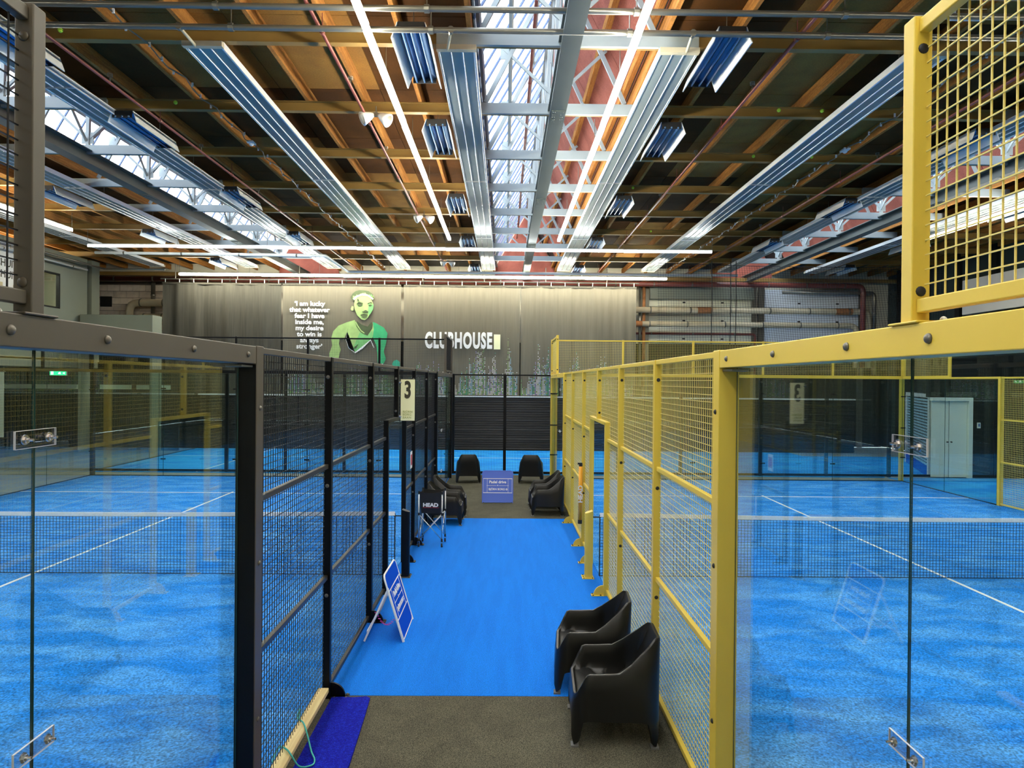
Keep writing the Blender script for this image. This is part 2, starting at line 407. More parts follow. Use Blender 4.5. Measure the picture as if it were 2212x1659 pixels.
# ------------------------------------------------------------------ roof monitors (skylights)
RH = 10.15
for bi, b in enumerate(BAYS):
    sk = struct('window_%d' % (bi+1))
    zL = 7.80; xl = b-HW; xr = b+HW; xm = b+0.05
    sl = Vector((xm-xl, 0, RH-zL)); nrm = Vector((-sl.z, 0, sl.x)).normalized()
    # glazed left slope: panes between bars
    n = 58; y0 = -5.0; dy = 0.6
    for i in range(n):
        ya = y0 + i*dy
        if ya > 5:
            p = MB(); q = [Vector((xl, ya+0.02, zL)), Vector((xl, ya+dy-0.02, zL)), Vector((xm, ya+dy-0.02, RH)), Vector((xm, ya+0.02, RH))]
            p.v = [tuple(v) for v in q] + [tuple(v+nrm*0.006) for v in q]; p.f = [(0,1,2,3),(7,6,5,4),(0,4,5,1),(1,5,6,2),(2,6,7,3),(3,7,4,0)]
            p.build('pane', 'sglass', sk)
            MB().bar(Vector((xl, ya, zL)), Vector((xm, ya, RH)), 0.028, 0.035, up=tuple(nrm)).build('glazing_bar', 'glazebar', sk)
    p = MB(); q = [Vector((xl, -7, zL)), Vector((xl, 5.2, zL)), Vector((xm, 5.2, RH)), Vector((xm, -7, RH))]
    p.v = [tuple(v) for v in q]; p.f = [(0,1,2,3)]; p.build('pane', 'sglass', sk)
    for t in (0.02, 0.36, 0.70, 0.98):
        c = Vector((xl, 0, zL)) + sl*t - nrm*0.05
        MB().bar((c.x, YN, c.z), (c.x, YB, c.z), 0.05, 0.06, up=tuple(nrm)).build('purlin', 'beamg', sk)
    # boarded right slope
    sr = Vector((xr-xm, 0, zL-RH)); nr = Vector((-sr.z, 0, sr.x)).normalized()
    for i in range(15):
        ya = -4.86 + i*BS
        p = MB(); q = [Vector((xm, ya+0.01, RH)), Vector((xm, ya+BS-0.01, RH)), Vector((xr, ya+BS-0.01, zL)), Vector((xr, ya+0.01, zL))]
        if ya + BS > 30.4: continue
        p.v = [tuple(v+nr*0.02) for v in q] + [tuple(v+nr*0.05) for v in q]; p.f = [(0,1,2,3),(7,6,5,4),(0,4,5,1),(1,5,6,2),(2,6,7,3),(3,7,4,0)]
        p.build('slope_board', 'redboard', sk)
    MB().prism([(xm+nr.x*0.05, RH+nr.z*0.05), (xr+nr.x*0.05, zL+nr.z*0.05), (xr+0.15, zL), (xr+0.1, zL+0.2), (xm+0.1, RH+0.1)], YN, YB+.3).build('slope_cover', 'dark', sk)
    for t in (0.30, 0.64, 0.97):
        c = Vector((xm, 0, RH)) + sr*t - nr*0.05
        MB().bar((c.x, YN, c.z), (c.x, YB, c.z), 0.07, 0.13, up=tuple(nr)).build('timber_purlin', 'joist', sk)
    MB().box(xm-0.06, xm+0.06, YN, YB, RH-0.1, RH+0.06).build('ridge', 'beamg', sk)
    # gable ends
    for yy, nm in ((YB-0.1, 'gable_board'), (YN+0.02, 'gable_board')):
        MB().prism([(xl, zL-0.5), (xr, zL-0.5), (xr, zL), (xm, RH), (xl, zL)], yy, yy+0.08).build(nm, 'redboard', sk)
    # white steel frames
    for i, y in enumerate(BY):
        if y < 3.5: continue
        fr = MB()
        fr.bar((xl+0.1, y, zL-0.2), (xm, y, RH-0.1), 0.05, 0.07).bar((xr-0.1, y, zL-0.2), (xm, y, RH-0.1), 0.05, 0.07)
        fr.bar((b, y, 7.45), (xm, y, RH-0.1), 0.07, 0.07)
        fr.bar((b, y, 7.7), (xl+0.42, y, zL+0.72), 0.035, 0.05).bar((b, y, 7.7), (xr-0.42, y, zL+0.72), 0.035, 0.05)
        fr.box(xl+0.35, xl+0.5, y-0.01, y+0.01, zL+0.55, zL+0.8).box(b-0.12, b+0.12, y-0.012, y+0.012, 7.62, 7.85)
        fr.build('steel_frame', 'beamg', sk)
        if i+1 < len(BY):
            y2 = BY[i+1]
            br = MB()
            br.bar((b+.02, y, 7.65), (xm, y2, RH-0.25), 0.03, 0.05).bar((b-.02, y2, 7.65), (xm, y, RH-0.25), 0.03, 0.05)
            br.bar((xm, (y+y2)/2, RH-0.1), (b, (y+y2)/2, 8.85), 0.03, 0.04)
            br.build('brace', 'beamg', sk)

# ------------------------------------------------------------------ floors coverings
def slab(name, x0, x1, y0, y1, z1, m, label, cat, t=0.012, z0=None):
    o = MB().box(x0, x1, y0, y1, z1-t if z0 is None else z0, z1).build(name, m); tag(o, label, cat); return o
CLX0, CLX1 = -11.75, -1.61       # left court inner width
CRX0, CRX1 = 1.41, 11.45
YNET, YC0, YC1 = 9.66, 0.15, 19.4
CLC, CRC = -6.67, 6.40
def court_floor(x0, x1, xc, label, m):
    t = thing('court_turf', label, 'sports court', ((x0+x1)/2, YNET, 0))
    def pp(n, mm, a, b, c, d, z0, z1):
        return MB().box(a-t.location.x, b-t.location.x, c-YNET, d-YNET, z0, z1).build(n, mm, t)
    pp('turf', m, x0, x1, YC0, YC1, -0.012, 0.012)
    for y in (YNET-6.95, YNET+6.95): pp('service_line', 'line', x0, x1, y-0.025, y+0.025, 0.012, 0.014)
    pp('centre_line', 'line', xc-0.025, xc+0.025, YNET-7.1, YNET+7.1, 0.012, 0.0145)
    return t
court_floor(CLX0, -1.585, CLC, 'blue turf with white lines behind the black fence', 'turf')
court_floor(1.385, CRX1, CRC, 'blue turf with white lines behind the yellow fence', 'turf')
t3 = thing('court_turf', 'pale cyan-blue turf of the far court lying across the end of the walkway', 'sports court', (0, 24, 0))
MB().box(-12.3, 11.45, -3.72, 3.2, -0.012, 0.012).build('turf', 'turf3', t3)
MB().box(-12.3, 7.7, 0.5, 0.55, 0.012, 0.014).build('centre_line', 'line', t3)
MB().box(-9.2, -9.15, -3.7, 3.2, 0.012, 0.014).build('service_line', 'line', t3)
MB().box(4.60, 4.65, -3.7, 3.2, 0.012, 0.014).build('service_line', 'line', t3)
slab('walkway_runner', -1.58, 1.38, 6.0, 13.76, 0.008, 'runner', 'bright blue felt runner along the middle of the walkway', 'carpet', 0.018)
slab('charcoal_carpet', -1.58, 1.38, 0.2, 5.998, 0.006, 'carpet', 'dark charcoal carpet at the near end of the walkway under two armchairs', 'carpet', 0.016)
slab('charcoal_carpet', -1.58, 1.38, 13.762, 20.1, 0.006, 'carpet', 'dark charcoal carpet at the far end of the walkway around the lounge chairs', 'carpet', 0.016)
slab('side_turf', CRX1+0.06, XR-0.15, 2.0, 20.2, 0.0, 'turf3', 'strip of blue turf between the yellow-fenced court and the white double door', 'turf', 0.012)
slab('side_turf', CRX1+0.06, XR-0.15, 20.55, 26.0, 0.0, 'turf3', 'blue turf in front of the slatted blue-grey shutter', 'turf', 0.012)
# frayed deep blue offcut
o = MB(); pts = [(-1.10, 2.0), (-1.13, 3.6), (-1.10, 4.9), (-1.135, 5.6), (-1.155, 5.92), (-1.19, 5.95), (-1.3, 5.93), (-1.42, 5.94), (-1.49, 5.93), (-1.49, 2.0)]
o.prism(pts, 0.006, 0.024, 'z'); o = o.build('turf_offcut', 'deep'); tag(o, 'small deep ultramarine turf offcut lying beside the pine plank', 'mat')

# ------------------------------------------------------------------ court enclosures
PITCH = 0.048
class Encl:
    """enclosure built in hall coordinates under one Empty"""
    def __init__(s, name, label, loc, m, mw, mb_):
        s.t = thing(name, label, 'court enclosure', loc); s.loc = Vector(loc); s.m = m; s.mw = mw; s.mbeam = mb_
    def put(s, mb, name, m, **k):
        mb.v = [(v[0]-s.loc.x, v[1]-s.loc.y, v[2]-s.loc.z) for v in mb.v]
        return mb.build(name, m, s.t, **k)
    def sub(s, mb, name, m, par, **k):
        mb.v = [(v[0]-s.loc.x, v[1]-s.loc.y, v[2]-s.loc.z) for v in mb.v]
        return mb.build(name, m, par, **k)
    def box(s, name, a, m=None, bev=0.004):
        o = s.put(MB().box(*a), name, m or s.m)
        if bev: bevel(o, bev, 2)
        return o
    def mesh_y(s, x, y0, y1, z0, z1, frame=0.0):
        m_ = MB().grid((x, y0, z0), (0,1,0), (0,0,1), y1-y0, z1-z0, PITCH, 0.0021)
        o = s.put(m_, 'wire_mesh', s.mw)
        return o
    def mesh_x(s, y, x0, x1, z0, z1):
        return s.put(MB().grid((x0, y, z0), (1,0,0), (0,0,1), x1-x0, z1-z0, PITCH, 0.0021), 'wire_mesh', s.mw)
    def pane_y(s, x, y0, y1, z0, z1):
        g = s.put(MB().box(x-0.0035, x+0.0035, y0, y1, z0, z1), 'glass_pane', 'glass')
        e = MB().box(x-0.0036, x+0.0036, y0-0.0012, y0+0.0015, z0, z1).box(x-0.0036, x+0.0036, y1-0.0015, y1+0.0012, z0, z1)
        s.sub(e, 'pane_edge', 'gedge', g)
        return g
    def pane_x(s, y, x0, x1, z0, z1):
        g = s.put(MB().box(x0, x1, y-0.005, y+0.005, z0, z1), 'glass_pane', 'glass')
        e = MB().box(x0-0.0012, x0+0.0015, y-0.0055, y+0.0055, z0, z1).box(x1-0.0015, x1+0.0012, y-0.0055, y+0.0055, z0, z1)
        s.sub(e, 'pane_edge', 'gedge', g)
        return g

def side_court(sg, label, m, mw, mbeam, x_in, x_out):
    """sg=-1: court left of the walkway. x_in: walkway-side face, x_out: far side wall"""
    E = Encl('court_enclosure', label, (x_in, YNET, 0), m, mw, mbeam)
    def X(d): return x_in + sg*d                 # d metres from the walkway face into the court
    def bx(name, d0, d1, y0, y1, z0, z1, mm=None, bev=0.004):
        a, b = sorted((X(d0), X(d1))); return E.box(name, (a, b, y0, y1, z0, z1), mm, bev)
    black = sg < 0
    capm = 'domebolt' if black else 'cap'
    # walkway side ------------------------------------------------
    yp = [4.17, 5.97, 7.83, 9.66, 11.51, 13.37, 15.15]
    for k, y in enumerate(yp):
        if k in (0, 6):
            p = bx('glass_end_post', 0.0, 0.125, y-0.06, y+0.06, 0, 3.0, mbeam if (black and k == 0) else None)
        elif k == 3:
            p = bx('mullion', 0.012, 0.075, y-0.035, y+0.035, 2.27, 2.995)
        else:
            p = bx('post', 0.012, 0.075, y-0.035, y+0.035, 0, 2.995)
        zs = (2.82, 1.87, 0.91) if k != 3 else (2.82, 2.36)
        yf = y - (0.06 if k in (0, 6) else 0.035)
        if k not in (0,):
            c = MB()
            for z in zs: c.dome((X(0.045), yf, z), (0,-1,0), 0.017, 0.006, 12)
            E.sub(c, 'bolt_cap', capm, p, smooth=False)
        else:
            c = MB()
            for z in zs: c.dome((X(0.0), y, z-0.2), (-sg,0,0), 0.016, 0.012, 12)
            E.sub(c, 'bolt_cap', 'domebolt' if black else 'cap', p, smooth=True)
    # black front skin of the near glass post on the left court
    if black: bx('post_front', 0.004, 0.122, 4.108, 4.11, 0, 2.885, 'black', 0)
    for y in (8.85, 10.43): bx('door_jamb', 0.008, 0.075, y-0.035, y+0.035, 0, 2.27)
    bx('door_lintel', 0.008, 0.075, 8.82, 10.46, 2.23, 2.275)
    spans = [(4.23, 5.935), (6.005, 7.795), (7.865, 9.625), (9.695, 11.475), (11.545, 13.335), (13.405, 15.09)]
    for k, (a, b) in enumerate(spans):
        bx('top_rail', 0.02, 0.062, a, b, 2.955, 2.995, mbeam if black else None)
        low = [(a, b)]
        if k == 2: low = [(a, 8.815)]
        if k == 3: low = [(10.465, b)]
        for (c, d) in low:
            for z in (0.05, 1.05, 2.02): bx('rail', 0.035, 0.072, c, d, z, z+0.04, 'railblk' if black else None)
        if k in (2, 3):
            E.mesh_y(X(0.068), a, b, 2.27, 2.96)
            for (c, d) in low: E.mesh_y(X(0.068), c, d, 0.07, 2.27)
        else:
            E.mesh_y(X(0.068), a, b, 0.07, 2.96)
    # half-round gusset feet on the walkway
    for y in yp[1:3] + yp[4:6] + [8.85, 10.43]:
        poly = [(X(0.01), 0.008)] + [(X(0.01 - 0.13*math.cos(R(a))), 0.008 + 0.13*math.sin(R(a))) for a in range(0, 91, 15)]
        o = E.put(MB().prism(poly, y-0.01, y+0.01), 'foot_gusset', m)
        a, b = sorted((X(-0.15), X(0.012)))
        pl = E.box('foot_plate', (a, b, y-0.05, y+0.05, 0.006, 0.016), 'yellow' if not black else 'black')
        c = MB()
        for dd in (-0.13, -0.03):
            for dy in (-0.035, 0.035): c.dome((X(dd), y+dy, 0.016), (0,0,1), 0.012, 0.012, 8)
        E.sub(c, 'foot_bolt', 'cap' if not black else 'domebolt', pl)
    # corner glass, near and far
    for (a, b) in ((0.16, 4.10), (15.22, 19.34)):
        mid = 2.33 if a < 1 else (a+b)/2
        E.pane_y(X(0.108), a, mid-0.0025, 0.03, 2.895); E.pane_y(X(0.108), mid+0.0025, b, 0.03, 2.895)
        beam = bx('top_beam', 0.0, 0.125, a, b, 2.89, 2.995, mbeam)
        bx('bottom_rail', 0.10, 0.118, a, b, 0.0, 0.035)
        c = MB()
        for y in (2.07, 2.57, 3.28, 3.97): c.dome((X(0), (y if a < 1 else y+15.1), 2.942), (-sg,0,0), 0.017, 0.014, 12)
        E.sub(c, 'beam_bolt', 'domebolt', beam, smooth=True)
        # bracket where the beam meets the post
        if a < 1:
            bx('corner_bracket', 0.02, 0.118, 3.93, 4.105, 2.868, 2.882, 'steelpipe')
        # clamps
        for z in (0.50, 1.53, 2.59):
            yc = mid
            a0, b0 = sorted((X(0.1035), X(0.0965)))
            pl = E.put(MB().box(a0, b0, yc-0.10, yc+0.10, z-0.03, z+0.03), 'clamp_plate', 'acrylic')
            e = MB()
            e.box(a0, b0, yc-0.1008, yc-0.0995, z-0.0305, z+0.0305).box(a0, b0, yc+0.0995, yc+0.1008, z-0.0305, z+0.0305)
            e.box(a0, b0, yc-0.1, yc+0.1, z+0.0295, z+0.0305).box(a0, b0, yc-0.1, yc+0.1, z-0.0305, z-0.0295)
            E.sub(e, 'plate_edge', 'acrylic_edge', pl)
            for dy in (-0.06, 0.06):
                e = MB()
                p0 = Vector((X(0.096), yc+dy, z)); d = Vector((-sg, 0, 0))
                e.tube([p0, p0+d*0.004], 0.017, 16).tube([p0+d*0.004, p0+d*0.012], 0.012, 6).tube([p0+d*0.012, p0+d*0.030], 0.005, 10)
                E.sub(e, 'clamp_bolt', 'steel', pl)
    # upper mesh at the corners (3 to 4 m)
    for (a, b) in ((0.18, 2.20), (17.35, 19.34)):
        for y in (a, b):
            p = bx('upper_post', 0.005, 0.065, y-0.03, y+0.03, 2.995, 3.985, mbeam if black else None)
            c = MB()
            for z in (3.10, 3.88): c.dome((X(0.035), y-0.03, z), (0,-1,0), 0.017, 0.007, 12)
            E.sub(c, 'bolt_cap', 'anthracite' if black else 'cap', p, smooth=True)
            q = bx('post_base', -0.01, 0.12, y-0.08, y+0.08, 2.995, 3.003, 'anthracite' if black else 'yellow')
            c = MB()
            for dy in (-0.06, 0.06): c.dome((X(0.09), y+dy, 3.003), (0,0,1), 0.012, 0.015, 8)
            E.sub(c, 'base_bolt', 'refl_white', q)
        for z in (3.03, 3.93): bx('rail', 0.02, 0.055, a+0.03, b-0.03, z, z+0.045, mbeam if black else None)
        E.mesh_y(X(0.05), a+0.03, b-0.03, 3.075, 3.93)
    # outer side wall ----------------------------------------------
    xo = x_out
    def bo(name, d0, d1, y0, y1, z0, z1, mm=None):
        a, b = sorted((xo+sg*d0, xo+sg*d1)); return E.box(name, (a, b, y0, y1, z0, z1), mm)
    ypo = [4.0, 5.95, 7.9, 9.85, 11.75, 13.7, 15.6]
    for y in ypo: bo('post', 0.0, 0.1, y-0.04, y+0.04, 0, 3.0)
    for a, b in zip(ypo[:-1], ypo[1:]):
        for z in (0.03, 1.0, 1.98, 2.955): bo('rail', 0.02, 0.06, a+0.04, b-0.04, z, z+0.04)
        E.mesh_y(xo+sg*0.02, a+0.04, b-0.04, 0.07, 2.955)
    for (a, b) in ((0.16, 3.96), (15.64, 19.4)):
        mid = (a+b)/2
        E.pane_y(xo, a, mid-0.0025, 0.03, 2.95); E.pane_y(xo, mid+0.0025, b, 0.03, 2.95)
        bo('bottom_rail', 0, 0.05, a, b, 0, 0.03, 'black'); bo('top_rail', 0.0, 0.05, a, b, 2.95, 3.0)
    for (a, b) in ((17.4, 19.4), (0.18, 2.2)):
        E.mesh_y(xo+sg*0.03, a, b, 3.04, 3.94)
        for z in (3.0, 3.94): bo('rail', 0.01, 0.05, a, b, z, z+0.04)
        for y in (a, b): bo('upper_post', 0.0, 0.06, y-0.03, y+0.03, 3.0, 3.98)
    # end walls -----------------------------------------------------
    for ye in (YC1, YC0):
        out = 1 if ye > 5 else -1
        xa, xb = sorted((X(0.06), xo)); n = 5; wd = (xb-xa)/n
        for i in range(n): E.pane_x(ye, xa+i*wd+0.004, xa+(i+1)*wd-0.004, 0.03, 2.95)
        ya, yb = sorted((ye, ye+out*0.06))
        E.box('bottom_rail', (xa, xb, ya, yb, 0, 0.03), 'black'); E.box('top_rail', (xa, xb, ya, yb, 2.95, 3.0))
        for i in range(n+1):
            x = xa + i*wd
            if i in (0, n):
                a0, b0 = sorted((ye+out*0.01, ye+out*0.11))
                E.box('corner_post', (x-0.05, x+0.05, a0, b0, 0, 3.0))
            a0, b0 = sorted((ye+out*0.0, ye+out*0.06))
            E.box('upper_post', (x-0.03, x+0.03, a0, b0, 3.0, 4.0))
            c = MB()
            if 0 < i < n:
                for z in (0.5, 1.5, 2.5): c.box(x-0.07, x+0.07, ye-0.016, ye-0.007, z-0.02, z+0.02)
            else:
                for z in (0.7, 1.55, 2.45): c.box(x-0.06, x+0.08, ye-0.016, ye-0.007, z-0.015, z+0.015)
            E.put(c, 'clamp_plate', 'black' )
            if i < n:
                E.mesh_x(ye+out*0.03, x+0.03, x+wd-0.03, 3.04, 3.95)
                for z in (3.0, 3.95): E.box('rail', (x+0.03, x+wd-0.03, a0, b0, z, z+0.04))
    return E
EL = side_court(-1, 'black steel and glass court enclosure with an anthracite beam on top', 'black', 'bwire', 'anthracite', -1.50, CLX0)
ER = side_court(1, 'yellow steel and glass court enclosure', 'yellow', 'ywire', 'yellow', 1.30, CRX1)
# far court
EF = Encl('court_enclosure', 'black mesh and glass fence of the far court closing the end of the walkway', (0, 20.3, 0), 'black', 'bwire', 'black')
xs = [-12.3, -8.3, -6.55, -4.8, -3.1, -1.55, 0.0, 1.6, 3.4, 5.3, 7.7, 9.7, 11.6, 13.4]
for i, x in enumerate(xs):
    EF.box('post', (x-0.045, x+0.045, 20.3, 20.38, 0, 3.0))
    if i == len(xs)-1: break
    x2 = xs[i+1]
    EF.box('top_rail', (x+0.045, x2-0.045, 20.3, 20.34, 2.955, 2.995)); EF.box('bottom_rail', (x+0.045, x2-0.045, 20.3, 20.34, 0.02, 0.09))
    if i == 0 or i == 8:
        m_ = (x+x2)/2; EF.pane_x(20.3, x+0.05, m_-0.004, 0.09, 2.95); EF.pane_x(20.3, m_+0.004, x2-0.05, 0.09, 2.95)
    else:
        EF.mesh_x(20.31, x+0.045, x2-0.045, 0.09, 2.955)
EF.pane_y(-12.3, 20.4, 23.6, 0.03, 3.0); EF.pane_y(-12.3, 23.62, 27.0, 0.03, 3.0)
EF.box('bottom_rail', (-12.34, -12.26, 20.4, 27.0, 0, 0.03)); EF.box('top_rail', (-12.33, -12.27, 20.4, 27.0, 3.0, 3.05))

# ------------------------------------------------------------------ court nets
def court_net(xa, xb, side, m_post, label):
    """xa: walkway end"""
    t = thing('court_net', label, 'net', (xa, YNET, 0)); s = 1 if xb > xa else -1; L = abs(xb-xa)
    def top(u): return 0.92 - 0.04*math.sin(PI*u/L)
    g = MB(); p = 0.046; n = round(L/p)
    for i in range(n+1):
        u = L*i/n; zt = top(u); g.bar((s*u, 0, zt-0.04), (s*u, 0.004*math.sin(i*1.7), 0.03), 0.0044)
    rows = 20
    for r_ in range(rows+1):
        q = [ (s*L*i/40, 0.006*math.sin(i*0.9+r_*0.3)*(r_/rows), (top(L*i/40)-0.05) + (0.03-(top(L*i/40)-0.05))*r_/rows + 0.003*math.sin(i*1.3+r_)) for i in range(41)]
        for a, b in zip(q[:-1], q[1:]): g.bar(a, b, 0.0044)
    g.build('net_mesh', 'netk', t, kind='stuff')
    h = MB()
    for i in range(40):
        a, b = L*i/40, L*(i+1)/40
        h.bar((s*a, 0, top(a)-0.02), (s*b, 0, top(b)-0.02), 0.014, 0.055)
    h.build('headband', 'line', t)
    MB().tube([(s*L*i/20, 0.004*math.sin(i), 0.03) for i in range(21)], 0.006, 6).build('bottom_cord', 'netk', t)
    MB().tube([(s*0.0, 0.012*math.sin(i*1.9), 0.9-0.87*i/24) for i in range(25)], 0.009, 6).build('side_cord', 'netk', t)
    # post: rounded box with slanted top
    px0 = -s*0.16
    poly = []
    for a in range(0, 181, 20): poly.append((px0 + 0.055*math.sin(R(a))*(-s), 0.06*math.cos(R(a))))
    poly += [(px0 + s*0.055, -0.06), (px0 + s*0.055, 0.06)]
    if s < 0: poly = poly[::-1]
    b = MB().prism(poly, 0.016, 0.93, 'z')
    k = len(poly)
    for i in range(k):
        v = b.v[k+i]; b.v[k+i] = (v[0], v[1], 0.945 + (v[0]-px0)*s*0.35)
    bevel(b.build('net_post', m_post, t), 0.003, 1)
    q = MB().box(px0-0.09, px0+0.075, -0.10, 0.10, 0.006, 0.016).build('base_plate', 'yellow' if m_post == 'yellow' else 'steelpipe', t)
    c = MB()
    for sx in (-0.07, 0.055):
        for sy in (-0.08, 0, 0.08): c.dome((px0+sx, sy, 0.016), (0,0,1), 0.01, 0.012, 8)
    c.build('base_bolt', 'cap', q)
    MB().box(min(s*0.02, px0), max(s*0.02, px0), -0.006, 0.006, 0.86, 0.875).build('tension_strap', 'cap', t)
    return t
court_net(-1.55, CLX0+0.03, -1, 'black', 'court net with white headband and a black post')
court_net(1.37, CRX1-0.03, 1, 'yellow', 'court net with white headband and a yellow post')

# ------------------------------------------------------------------ armchairs
def make_chair(name, label):
    t = thing(name, label, 'armchair', group='black plastic armchairs along the walkway')
    N = 72; hw, hd, cr = 0.36, 0.35, 0.13
    def ring(f):
        """rounded rectangle outline; f in 0..1 starting at front middle, counter-clockwise"""
        segs = []
        pts = []
        x1, y1 = hw-cr, hd-cr
        L = [x1, PI/2*cr, 2*y1, PI/2*cr, 2*x1, PI/2*cr, 2*y1, PI/2*cr, x1]
        tot = sum(L); d = f*tot; k = 0
        while k < 8 and d > L[k]: d -= L[k]; k += 1
        q = d/L[k]
        if k == 0: return (x1*q, -hd, 0, -1)
        if k == 1: a = -PI/2 + PI/2*q; return (x1+cr*math.cos(a), -y1+cr*math.sin(a), math.cos(a), math.sin(a))
        if k == 2: return (hw, -y1+2*y1*q, 1, 0)
        if k == 3: a = PI/2*q; return (x1+cr*math.cos(a), y1+cr*math.sin(a), math.cos(a), math.sin(a))
        if k == 4: return (x1-2*x1*q, hd, 0, 1)
        if k == 5: a = PI/2 + PI/2*q; return (-x1+cr*math.cos(a), y1+cr*math.sin(a), math.cos(a), math.sin(a))
        if k == 6: return (-hw, y1-2*y1*q, -1, 0)
        if k == 7: a = PI + PI/2*q; return (-x1+cr*math.cos(a), -y1+cr*math.sin(a), math.cos(a), math.sin(a))
        return (-x1+x1*q, -hd, 0, -1)
    def ss(a, b, x): x = max(0, min(1, (x-a)/(b-a))); return x*x*(3-2*x)
    def toph(x, y):
        # front lip .37, arms .585 to .62, back .79
        front = ss(-0.352, -0.235, y)
        arm = 0.545 + 0.012*ss(-0.2, 0.12, y)
        h = 0.37 + (arm-0.37)*front
        k = max(0, min(1, (y-0.05)/0.27)); h += 0.235*(k**0.95)
        if y > 0.30: h += 0.0
        return h
    def both(x, y):
        # legs reach the floor at the corners
        ax, ay = abs(x)/hw, abs(y)/hd
        c = min(ax, ay); return 0.19*(1 - ss(0.70, 0.86, c)) + 0.012
    layers = []
    def lay(fn): layers.append([fn(*ring(i/N)) for i in range(N)])
    base = lambda x, y, nx, ny: Vector((x, y, 0))
    def inner_skirt(x, y, nx, ny): return (x*1.0-nx*0.028, y*1.0-ny*0.028, both(x, y)+0.002)
    def taper(x, y, z):  # walls lean inwards towards the top, back leans outwards a little
        t_ = z/0.62
        sx = 1.0 - 0.15*min(t_, 1); yy = y
        if y < 0: yy = y*(1.0 - 0.14*min(t_, 1.0))
        else: yy = y*(1.0 - 0.02*min(t_, 1.0)) + (0.05*max(0, z-0.3) if y > 0.1 else 0)
        if y > 0: sx *= 1.0 - 0.30*max(0.0, min(1.0, (z-0.45)/0.34))*min(1.0, y/0.2)
        return (x*sx, yy, z)
    lay(lambda x, y, nx, ny: (x*0.6, y*0.6, 0.30))                         # underside centre
    lay(lambda x, y, nx, ny: taper(x-nx*0.03, y-ny*0.03, 0.285))
    lay(lambda x, y, nx, ny: taper(x-nx*0.026, y-ny*0.026, both(x, y)+0.001))
    lay(lambda x, y, nx, ny: taper(x, y, both(x, y)))
    lay(lambda x, y, nx, ny: taper(x, y, both(x, y)*0.6+0.10))
    lay(lambda x, y, nx, ny: taper(x, y, 0.28))
    lay(lambda x, y, nx, ny: taper(x, y, toph(x, y)*0.5+0.15))
    lay(lambda x, y, nx, ny: taper(x, y, toph(x, y)-0.010))
    lay(lambda x, y, nx, ny: taper(x-nx*0.007, y-ny*0.007, toph(x, y)))
    lay(lambda x, y, nx, ny: taper(x-nx*0.026, y-ny*0.026, toph(x, y)))
    lay(lambda x, y, nx, ny: taper(x-nx*0.034, y-ny*0.034, toph(x, y)-0.010))
    def inn(a, dz):
        def f(x, y, nx, ny):
            h = toph(x, y); zs = 0.355 + dz
            z = zs + (h-0.012-zs)*a
            off = 0.034 + 0.05*(1-a) + (0.10*(1-a) if y > 0.15 else 0)
            return taper(x-nx*off, y-ny*off, max(zs if y > -0.2 else min(zs, h-0.012), min(z, h-0.012)))
        return f
    lay(inn(0.66, 0.0)); lay(inn(0.33, 0.0)); lay(inn(0.08, 0.0))
    def seat(f, z):
        return lambda x, y, nx, ny: (x*f, y*f - 0.02, z + (0.02 if y < -0.2 else 0) - 0.02*(1 if y > 0 else 0))
    lay(seat(0.66, 0.345)); lay(seat(0.35, 0.335))
    b = MB()
    for L_ in layers: b.v += [tuple(v) for v in L_]
    for k in range(len(layers)-1):
        for i in range(N):
            j = (i+1) % N; b.f.append((k*N+i, k*N+j, (k+1)*N+j, (k+1)*N+i))
    b.f.append(tuple(range(N))[::-1]); n0 = (len(layers)-1)*N; b.f.append(tuple(n0+i for i in range(N)))
    shell = b.build('shell', 'chair', t, smooth=True)
    md = shell.modifiers.new('es', 'EDGE_SPLIT'); md.split_angle = R(50)
    # grooves across the inside of the back
    for k in range(4):
        y = 0.245 - 0.0*k; z = 0.42 + k*0.075
        g = MB().tube([(-0.20+0.05*i, 0.215 + 0.035*k/1.2 - 0.012*abs(i-4)/4, z + 0.0) for i in range(9)], 0.0035, 6)
        g.build('back_rib', 'chair', t)
    for sx in (-1, 1):
        for sy in (-1, 1):
            fx, fy = sx*(hw-0.06), sy*(hd-0.045)
            MB().box(fx-0.035, fx+0.035, fy-0.03, fy+0.03, 0.0, 0.014).build('foot_pad', 'foot', t)
    return t
ch = make_chair('armchair', 'black plastic armchair nearest, on charcoal carpet against the yellow fence')
ch.location = (0.88, 5.48, 0.006); ch.rotation_euler = (0, 0, R(-93))
dup(ch, (0.82, 6.34, 0.008), R(-95), 'black plastic armchair just behind the nearest one, at the blue runner edge')
dup(ch, (0.90, 14.33, 0.006), R(-90), 'front armchair of the far pair by the yellow fence')
dup(ch, (0.88, 15.15, 0.006), R(-90), 'rear armchair of the far pair by the yellow fence')
dup(ch, (-1.14, 13.36, 0.008), R(90), 'armchair right behind the ball cart, feet on the blue runner')
dup(ch, (-1.12, 14.25, 0.006), R(92), 'rear armchair of the pair beyond the ball cart by black fence')
dup(ch, (-1.00, 18.75, 0.006), R(184), 'armchair with its back turned, at the end fence beside black corner post')
dup(ch, (0.74, 18.75, 0.006), R(176), 'armchair with its back turned, at the end fence beside yellow corner post')

